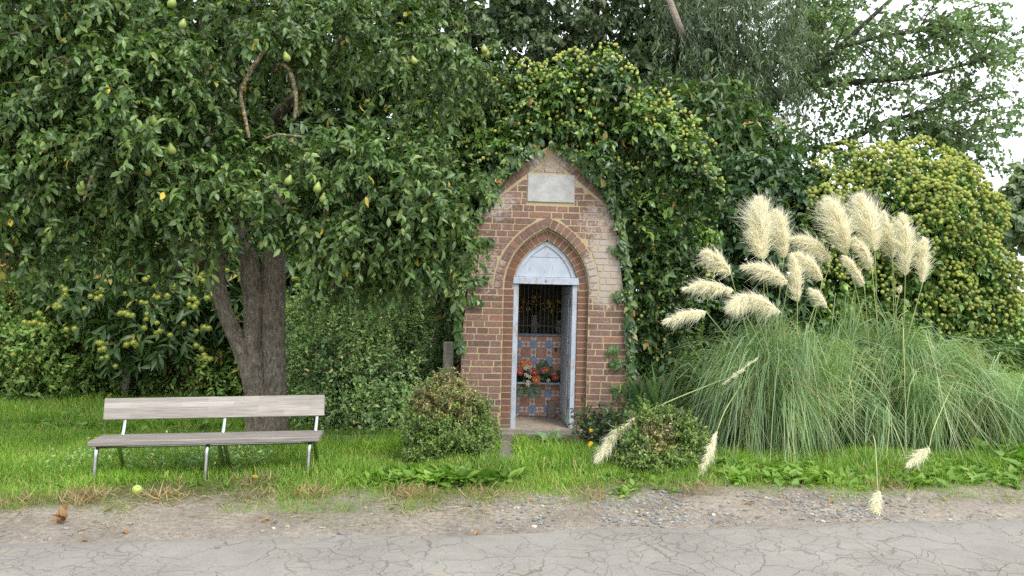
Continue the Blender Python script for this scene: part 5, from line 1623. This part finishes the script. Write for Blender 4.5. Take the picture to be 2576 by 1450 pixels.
def in_box(P, x0, x1, y0, y1):
    return (P[:, 0] > x0) & (P[:, 0] < x1) & (P[:, 1] > y0) & (P[:, 1] < y1)


lv, dry = Buf(), Buf()


def lawn(n, x0, x1, y0, y1, hmin, hmax, thr, cond=None, patch=.35):
    P = np.stack([rng.uniform(x0, x1, n), rng.uniform(y0, y1, n)], -1)
    v = road_v(P[:, 0], P[:, 1])
    dens = smooth(thr - .2, thr + .3, v + (vnoise(P[:, 0], P[:, 1], 1.3, 8) - .5) * 1.0 + (vnoise(P[:, 0], P[:, 1], 5, 2) - .5) * .8)
    bald = 1 - .97 * smooth(.0, .8, 1 - np.hypot((P[:, 0] + 2.45) / 1.5, (P[:, 1] - 6.15) / .48))
    dens *= bald * (.35 + .9 * smooth(.25, .6, vnoise(P[:, 0], P[:, 1], 3.3, 21)))
    ok = rng.random(n) < dens
    ok &= ~((P[:, 0] > -.15) & (P[:, 0] < .03) & (P[:, 1] > 6.9) & (P[:, 1] < 8.1))
    q = to_shrine(np.column_stack([P, np.full(n, .1)]))
    ok &= ~((np.abs(q[:, 0]) < .8) & (q[:, 1] > -.2))
    ok &= ~((np.abs(q[:, 0] - .15) < .32) & (q[:, 1] > -.62) & (rng.random(n) < .75))
    if cond is not None: ok &= cond(P)
    P = P[ok]; k_ = len(P)
    h = rng.uniform(hmin, hmax, k_) * (.6 + .8 * vnoise(P[:, 0], P[:, 1], 2.2, 6)) * (.45 + .55 * smooth(thr, thr + .7, road_v(P[:, 0], P[:, 1])))
    P3 = np.column_stack([P, gz(P[:, 0], P[:, 1]) - .005])
    D = np.stack([rng.normal(size=k_) * .4, rng.normal(size=k_) * .4, np.ones(k_)], -1)
    isdry = rng.random(k_) < .12 * smooth(.9, .2, road_v(P[:, 0], P[:, 1]) - thr)
    scatter(lv, BLADE, P3[~isdry], D[~isdry], rnd(k_)[~isdry], h[~isdry] * 1.15)
    scatter(dry, BLADE, P3[isdry], D[isdry] * np.array([1.6, 1.6, .7]), rnd(k_)[isdry], h[isdry] * 1.2)


lawn(130000, -5.2, -.15, 5.6, 8.3, .05, .10, .70)
lawn(75000, -8.5, -.6, 8.1, 11.7, .05, .10, .8)
lawn(26000, -.3, 1.6, 5.8, 8.2, .05, .11, .72)
lawn(30000, 1.5, 5.4, 5.8, 7.4, .05, .11, .62)
lawn(14000, 5.0, 9.0, 6.0, 14, .08, .2, .7)
lawn(24000, -4.2, 4.6, 5.2, 6.6, .035, .075, .42)
lawn(2500, -4.2, 4.6, 5.2, 6.4, .03, .05, .3)
tag(lv.build('grass', M['grass'], smooth=True), 'green lawn grass around the bench and shrine', 'grass', kind='stuff')
# dry straw lying on the verge
n_ = 16000
P = np.stack([rng.uniform(-4.2, 4.6, n_), rng.uniform(5.2, 6.8, n_)], -1)
v = road_v(P[:, 0], P[:, 1])
keep_ = rng.random(n_) < np.where(P[:, 0] < -.1, 1.0, .3) * smooth(.15, .55, v) * smooth(1.5, .9, v) * smooth(.32, .6, vnoise(P[:, 0], P[:, 1], 2.6, 1))
P = P[keep_]; k_ = len(P)
scatter(dry, BLADE, np.column_stack([P, gz(P[:, 0], P[:, 1]) + .004 + .012 * rng.random(k_)]), np.stack([rng.normal(size=k_), rng.normal(size=k_) * .7, rng.normal(size=k_) * .10 + .05], -1), np.tile([0, 0, 1.0], (k_, 1)) + rnd(k_) * .3, .05 + .09 * rng.random(k_))
for cx_, cy_, k_ in ((-3.15, 5.85, 380), (-.75, 5.98, 260), (-2.0, 6.35, 160), (-2.6, 5.95, 130), (-1.5, 5.95, 160), (-1.9, 5.9, 120), (-3.5, 5.75, 150), (-.2, 6.0, 110), (.6, 6.0, 100), (1.4, 6.05, 120), (2.9, 6.2, 100)):
    P3 = np.column_stack([cx_ + rng.normal(size=k_) * .10, cy_ + rng.normal(size=k_) * .07, np.zeros(k_)]); P3[:, 2] = gz(P3[:, 0], P3[:, 1])
    scatter(dry, BLADE, P3, np.stack([rng.normal(size=k_) * .7, rng.normal(size=k_) * .6, np.ones(k_) * .7], -1), rnd(k_), .06 + .07 * rng.random(k_))
tag(dry.build('dry_grass', M['straw'], smooth=True), 'dead straw-coloured grass lying along the verge', 'dry grass', kind='stuff')


def weeds(n, x0, x1, y0, y1, s0, s1, dens=None, buf=None, leaf=WEED, per=7):
    P = np.stack([rng.uniform(x0, x1, n), rng.uniform(y0, y1, n)], -1)
    if dens is not None: P = P[rng.random(n) < dens(P)]
    k_ = len(P)
    B = np.column_stack([P, gz(P[:, 0], P[:, 1])])
    B = np.repeat(B, per, 0); kk = len(B)
    ph = rng.random(kk) * 6.283; el = rng.uniform(.35, 2.0, kk)
    D = np.stack([np.cos(ph), np.sin(ph), el], -1)
    scatter(buf, leaf, B + rnd(kk) * np.array([.015, .015, .004]), D, np.tile([0, 0, 1.], (kk, 1)) + rnd(kk) * .25, rng.uniform(s0, s1, kk))


wb = thing('broadleaf_weeds', 'patch of bright broad-leaved weeds in front of the large box bush', 'weeds', foot_at(1090, 6.45))
b = Buf()
e_ = lambda P: smooth(1.1, .6, np.hypot((P[:, 0] + .72) / .75, (P[:, 1] - 6.42) / .26))
weeds(420, -1.6, .1, 6.1, 6.8, .07, .15, e_, b)
e2 = lambda P: smooth(1.1, .5, np.hypot((P[:, 0] + .45) / .42, (P[:, 1] - 6.40) / .2))
weeds(110, -1.0, .1, 6.1, 6.7, .10, .19, e2, b, HEART + WEED, 5)
put(b, 'leaves', M['weed_leaf'], wb, True)
b = Buf()
weeds(800, 1.75, 5.4, 6.05, 7.0, .045, .115, lambda P: smooth(.25, .6, vnoise(P[:, 0], P[:, 1], 1.7, 11)) * smooth(.65, .95, road_v(P[:, 0], P[:, 1])), b, WEED + HEART)
weeds(160, 4.3, 5.6, 6.2, 7.6, .10, .2, None, b, HEART + WEED)
weeds(130, -5, -.2, 6.0, 7.6, .05, .10, lambda P: smooth(.4, .7, vnoise(P[:, 0], P[:, 1], 1.3, 5)) * smooth(.8, 1.1, road_v(P[:, 0], P[:, 1])), b)
weeds(200, -5.5, -1.0, 8.5, 11.2, .06, .14, None, b, HEART + WEED)
weeds(60, .2, 1.2, 6.0, 7.4, .05, .09, None, b)
tag(b.build('weeds', M['weed_leaf'], smooth=True), 'low leafy weeds growing through the grass below the pampas', 'weeds', kind='stuff')
# fine dark seedlings under the bench
b = Buf(); n_ = 300
P = np.stack([rng.uniform(-3.9, -2.1, n_), rng.uniform(6.6, 7.7, n_)], -1); B0 = np.column_stack([P, gz(P[:, 0], P[:, 1])])
foliage(b, SMALL, B0, np.stack([rng.normal(size=n_) * .4, rng.normal(size=n_) * .4, np.ones(n_)], -1), .10 + .16 * rng.random(n_), 12, .03, droop=.2, hang=0, spread=1)
tag(b.build('undergrowth', M['briar_leaf'], smooth=True), 'feathery dark seedlings in the grass behind and under the bench', 'undergrowth', kind='stuff')
# rosette on the step
rs = thing('step_weed', 'grey-green toothed weed rosette against the middle of the shrine step', 'plant', from_shrine([[.02, -.24, 0]])[0])
b = Buf(); k_ = 24; ph = rng.uniform(0, 6.28, k_)
scatter(b, WEED, np.zeros((k_, 3)), np.stack([np.cos(ph) * .8, np.sin(ph) * .5, rng.uniform(.5, 1.4, k_)], -1), rnd(k_) * .3 + [0, -.5, .6], rng.uniform(.10, .18, k_))
b.build('leaves', M['pampas_leaf'], rs, True)

# gravel
b = Buf(); vv, ff = ico(1)
n_ = 15000
P = np.stack([rng.uniform(-4.0, 4.4, n_), rng.uniform(5.0, 6.4, n_)], -1)
v = road_v(P[:, 0], P[:, 1])
right = smooth(-.5, .4, P[:, 0]) * smooth(3.4, 2.2, P[:, 0])
dens = (.9 * right * smooth(.03, .16, v) * smooth(.85, .55, v) * smooth(.2, .5, vnoise(P[:, 0], P[:, 1], 2.2, 7)) + .16 * smooth(.02, .06, v) * smooth(.42, .12, v) * smooth(.35, .65, vnoise(P[:, 0], P[:, 1], 3.1, 13)) + .03 * smooth(.02, .06, v) * smooth(.9, .5, v))
P = P[rng.random(n_) < dens]; k_ = len(P)
sz = .0045 + .012 * rng.random(k_) ** 2.5
sq = np.stack([1 + .6 * rng.random(k_), 1 + .4 * rng.random(k_), .45 + .35 * rng.random(k_)], -1)
rot = rng.random(k_) * 6.28
VV = vv[None] * (1 + .35 * (rng.random((k_, len(vv), 1)) - .5)) * (sq * sz[:, None])[:, None]
x_ = VV[..., 0] * np.cos(rot)[:, None] - VV[..., 1] * np.sin(rot)[:, None]; y_ = VV[..., 0] * np.sin(rot)[:, None] + VV[..., 1] * np.cos(rot)[:, None]
VV = np.stack([x_, y_, VV[..., 2]], -1) + np.column_stack([P, gz(P[:, 0], P[:, 1]) + sz * .25])[:, None]
loops = ff.reshape(-1)[None] + (np.arange(k_) * len(vv))[:, None]
b.add_np(VV, loops, np.full(k_ * len(ff), 3))
tag(b.build('gravel', M['stone']), 'loose grey gravel between the road and the grass', 'gravel', kind='stuff')

# small things on the ground
def gpt(px, py, z=None):
    """ground point under a photo pixel"""
    Y = 6.0
    for _ in range(8):
        zz_ = float(gz((px - CX) / F * Y, Y)); Y = (EYE - zz_) * F / (py - CY)
    return (px - CX) / F * Y, Y, float(gz((px - CX) / F * Y, Y))


ap = gpt(345, 1243)
b = Buf(); lathe(b, [(0, .010), (.012, .002), (.026, .004), (.036, .020), (.038, .036), (.033, .055), (.020, .066), (.008, .064), (0, .058)], sides=18)
tube(b, [(0, 0, .058), (.002, 0, .07), (.006, 0, .08)], [.0015, .0013, .001], 5, 4, mi=1)
o = tag(b.build('apple', [M['apple_skin'], M['red_twig']], None, True), 'green windfall apple on the bare soil in front of the bench', 'apple'); o.location = (ap[0], ap[1], ap[2] + .004); o.rotation_euler = (.5, .3, 0)
dm = daisy_mesh(.026).mesh('dandelion', M['yellow_petal'])
DL = (((596, 1205), 'small dandelion on the grass below the middle of the bench, the lower of two'), ((642, 1200), 'larger open dandelion in the grass below the bench'), ((954, 1168), 'dandelion standing tall above the weeds left of the box bush'), ((1034, 1207), 'dandelion opening among the broad-leaved weeds'))
for (px, py), lb in DL:
    x, y, z = gpt(px, py + 14)
    o = thing('dandelion', lb, 'flower', (x, y, z), 'dandelions in the grass')
    hh = EYE - (py - CY) / F * y - z
    b = Buf(); tube(b, [(0, 0, 0), (.004, 0, hh * .5), (0, 0, hh)], [.0022, .002, .002], 5, 5); b.build('stem', M['stalk'], o)
    f_ = obj('blossom', dm, o); f_.location = (0, 0, hh); f_.rotation_euler = (R(25), random.uniform(-.3, .3), random.random() * 6)
lm = Buf(); scatter(lm, [leaf_t([.2, .5, .8], [.7, 1, .7], .6, .5, .3, .2)], np.zeros((1, 3)), np.array([[0, 1., 0]]), np.array([[0, 0, 1.]]), np.array([1.0]))
lme = lm.mesh('fallen_leaf', M['dead_leaf'], True)
FL = ((385, 1268), (262, 1290), (1340, 1262), (318, 1345), (878, 1258), (1205, 1342), (1612, 1235), (1500, 1262), (790, 1270), (1095, 1262), (205, 1365), (1720, 1292), (1895, 1268), (2095, 1265), (620, 1262), (1390, 1150), (1425, 1150), (1440, 1160), (2380, 1262), (1560, 1215), (980, 1285), (680, 1310), (1830, 1225), (1765, 1222))
for i, (px, py) in enumerate(FL):
    x, y, z = gpt(px, py)
    o = obj('fallen_leaf', lme); o.location = (x, y, z + .012); s_ = random.uniform(.04, .065); o.scale = (s_,) * 3; o.rotation_euler = (random.uniform(-.5, .5), random.uniform(-.5, .5), random.random() * 6.28)
    tag(o, 'curled orange-brown dead leaf lying on the verge', 'leaf', 'fallen leaves on the verge')
x, y, z = gpt(150, 1318)
b = Buf(); k_ = 5
scatter(b, [leaf_t([.2, .5, .8], [.7, 1, .7], .7, .9, .8, .1)], np.array([[0, 0, .01], [.02, .01, .02], [-.02, 0, .02], [.0, .01, .04], [.03, -.01, .01]]), rnd(k_) + [0, 0, .5], rnd(k_), np.full(k_, .075))
o = tag(b.build('dead_leaf_cluster', M['dead_leaf'], None, True), 'crumpled clump of russet dead leaves on bare earth at the left by the road', 'dead leaves'); o.location = (x, y, z + .01)
# long straw stalk and twigs
x, y, z = gpt(560, 1310)
b = Buf(); tube(b, [(-.25, .05, .02), (0, .02, .03), (.33, -.06, .012)], [.003, .003, .002], 5, 10); o = tag(b.build('straw_stalk', M['straw']), 'long pale dry stalk lying across the earth verge left of centre', 'stalk'); o.location = (x, y, z)

# ------------------------------------------------------------------ light, camera
w = bpy.data.worlds.new('World'); scene.world = w; w.use_nodes = True
nt = w.node_tree
for n in list(nt.nodes): nt.nodes.remove(n)
EL, ROT = R(52), R(140)
sky = nt.nodes.new('ShaderNodeTexSky'); sky.sky_type = 'NISHITA'; sky.sun_disc = False
sky.sun_elevation = EL; sky.sun_rotation = ROT; sky.air_density = 1.0; sky.dust_density = 4.0; sky.ozone_density = 1.0
hs_ = nt.nodes.new('ShaderNodeHueSaturation'); hs_.inputs['Saturation'].default_value = 0.35
nt.links.new(sky.outputs[0], hs_.inputs['Color'])
cl = nt.nodes.new('ShaderNodeTexNoise'); cl.inputs['Scale'].default_value = 2.2; cl.inputs['Detail'].default_value = 6
nt.links.new(nt.nodes.new('ShaderNodeTexCoord').outputs['Generated'], cl.inputs['Vector'])
cloud = ramp(nt, [(0.3, g(5.6, 5.9, 6.3)), (0.7, g(8.0, 8.2, 8.4))], cl.outputs[0])
mx = mixc(nt, 0.8, hs_.outputs[0], cloud)
bg = nt.nodes.new('ShaderNodeBackground'); bg.inputs['Strength'].default_value = 0.12
nt.links.new(mx, bg.inputs['Color'])
ow = nt.nodes.new('ShaderNodeOutputWorld'); nt.links.new(bg.outputs[0], ow.inputs[0])
sl = bpy.data.lights.new('sun', 'SUN'); sl.energy = 1.2; sl.angle = R(20); sl.color = (1.0, .96, .90)
so = bpy.data.objects.new('sun', sl); COL.objects.link(so)
to_sun = Vector((math.sin(ROT) * math.cos(EL), math.cos(ROT) * math.cos(EL), math.sin(EL)))
so.rotation_euler = to_sun.to_track_quat('Z', 'Y').to_euler(); so.location = (6, -8, 14)

cam = bpy.data.cameras.new('camera'); cam.sensor_width = 36; cam.lens = 36 * F / 2576; cam.clip_end = 1000; cam.clip_start = .05
co_ = bpy.data.objects.new('camera', cam); COL.objects.link(co_); co_.location = (0, 0, EYE); co_.rotation_euler = (R(90), 0, 0)
scene.camera = co_
scene.view_settings.view_transform = 'Standard'; scene.view_settings.look = 'None'
scene.view_settings.exposure = 1.25; scene.view_settings.gamma = 1.0
cy = scene.cycles
cy.max_bounces = 14; cy.diffuse_bounces = 12; cy.glossy_bounces = 3; cy.transmission_bounces = 4; cy.transparent_max_bounces = 4
cy.use_adaptive_sampling = True; cy.adaptive_threshold = 0.01
cy.use_denoising = False
try:
    cy.denoiser = 'OPENIMAGEDENOISE'; cy.denoising_input_passes = 'RGB_ALBEDO_NORMAL'
except Exception:
    pass
cy.sample_clamp_indirect = 6
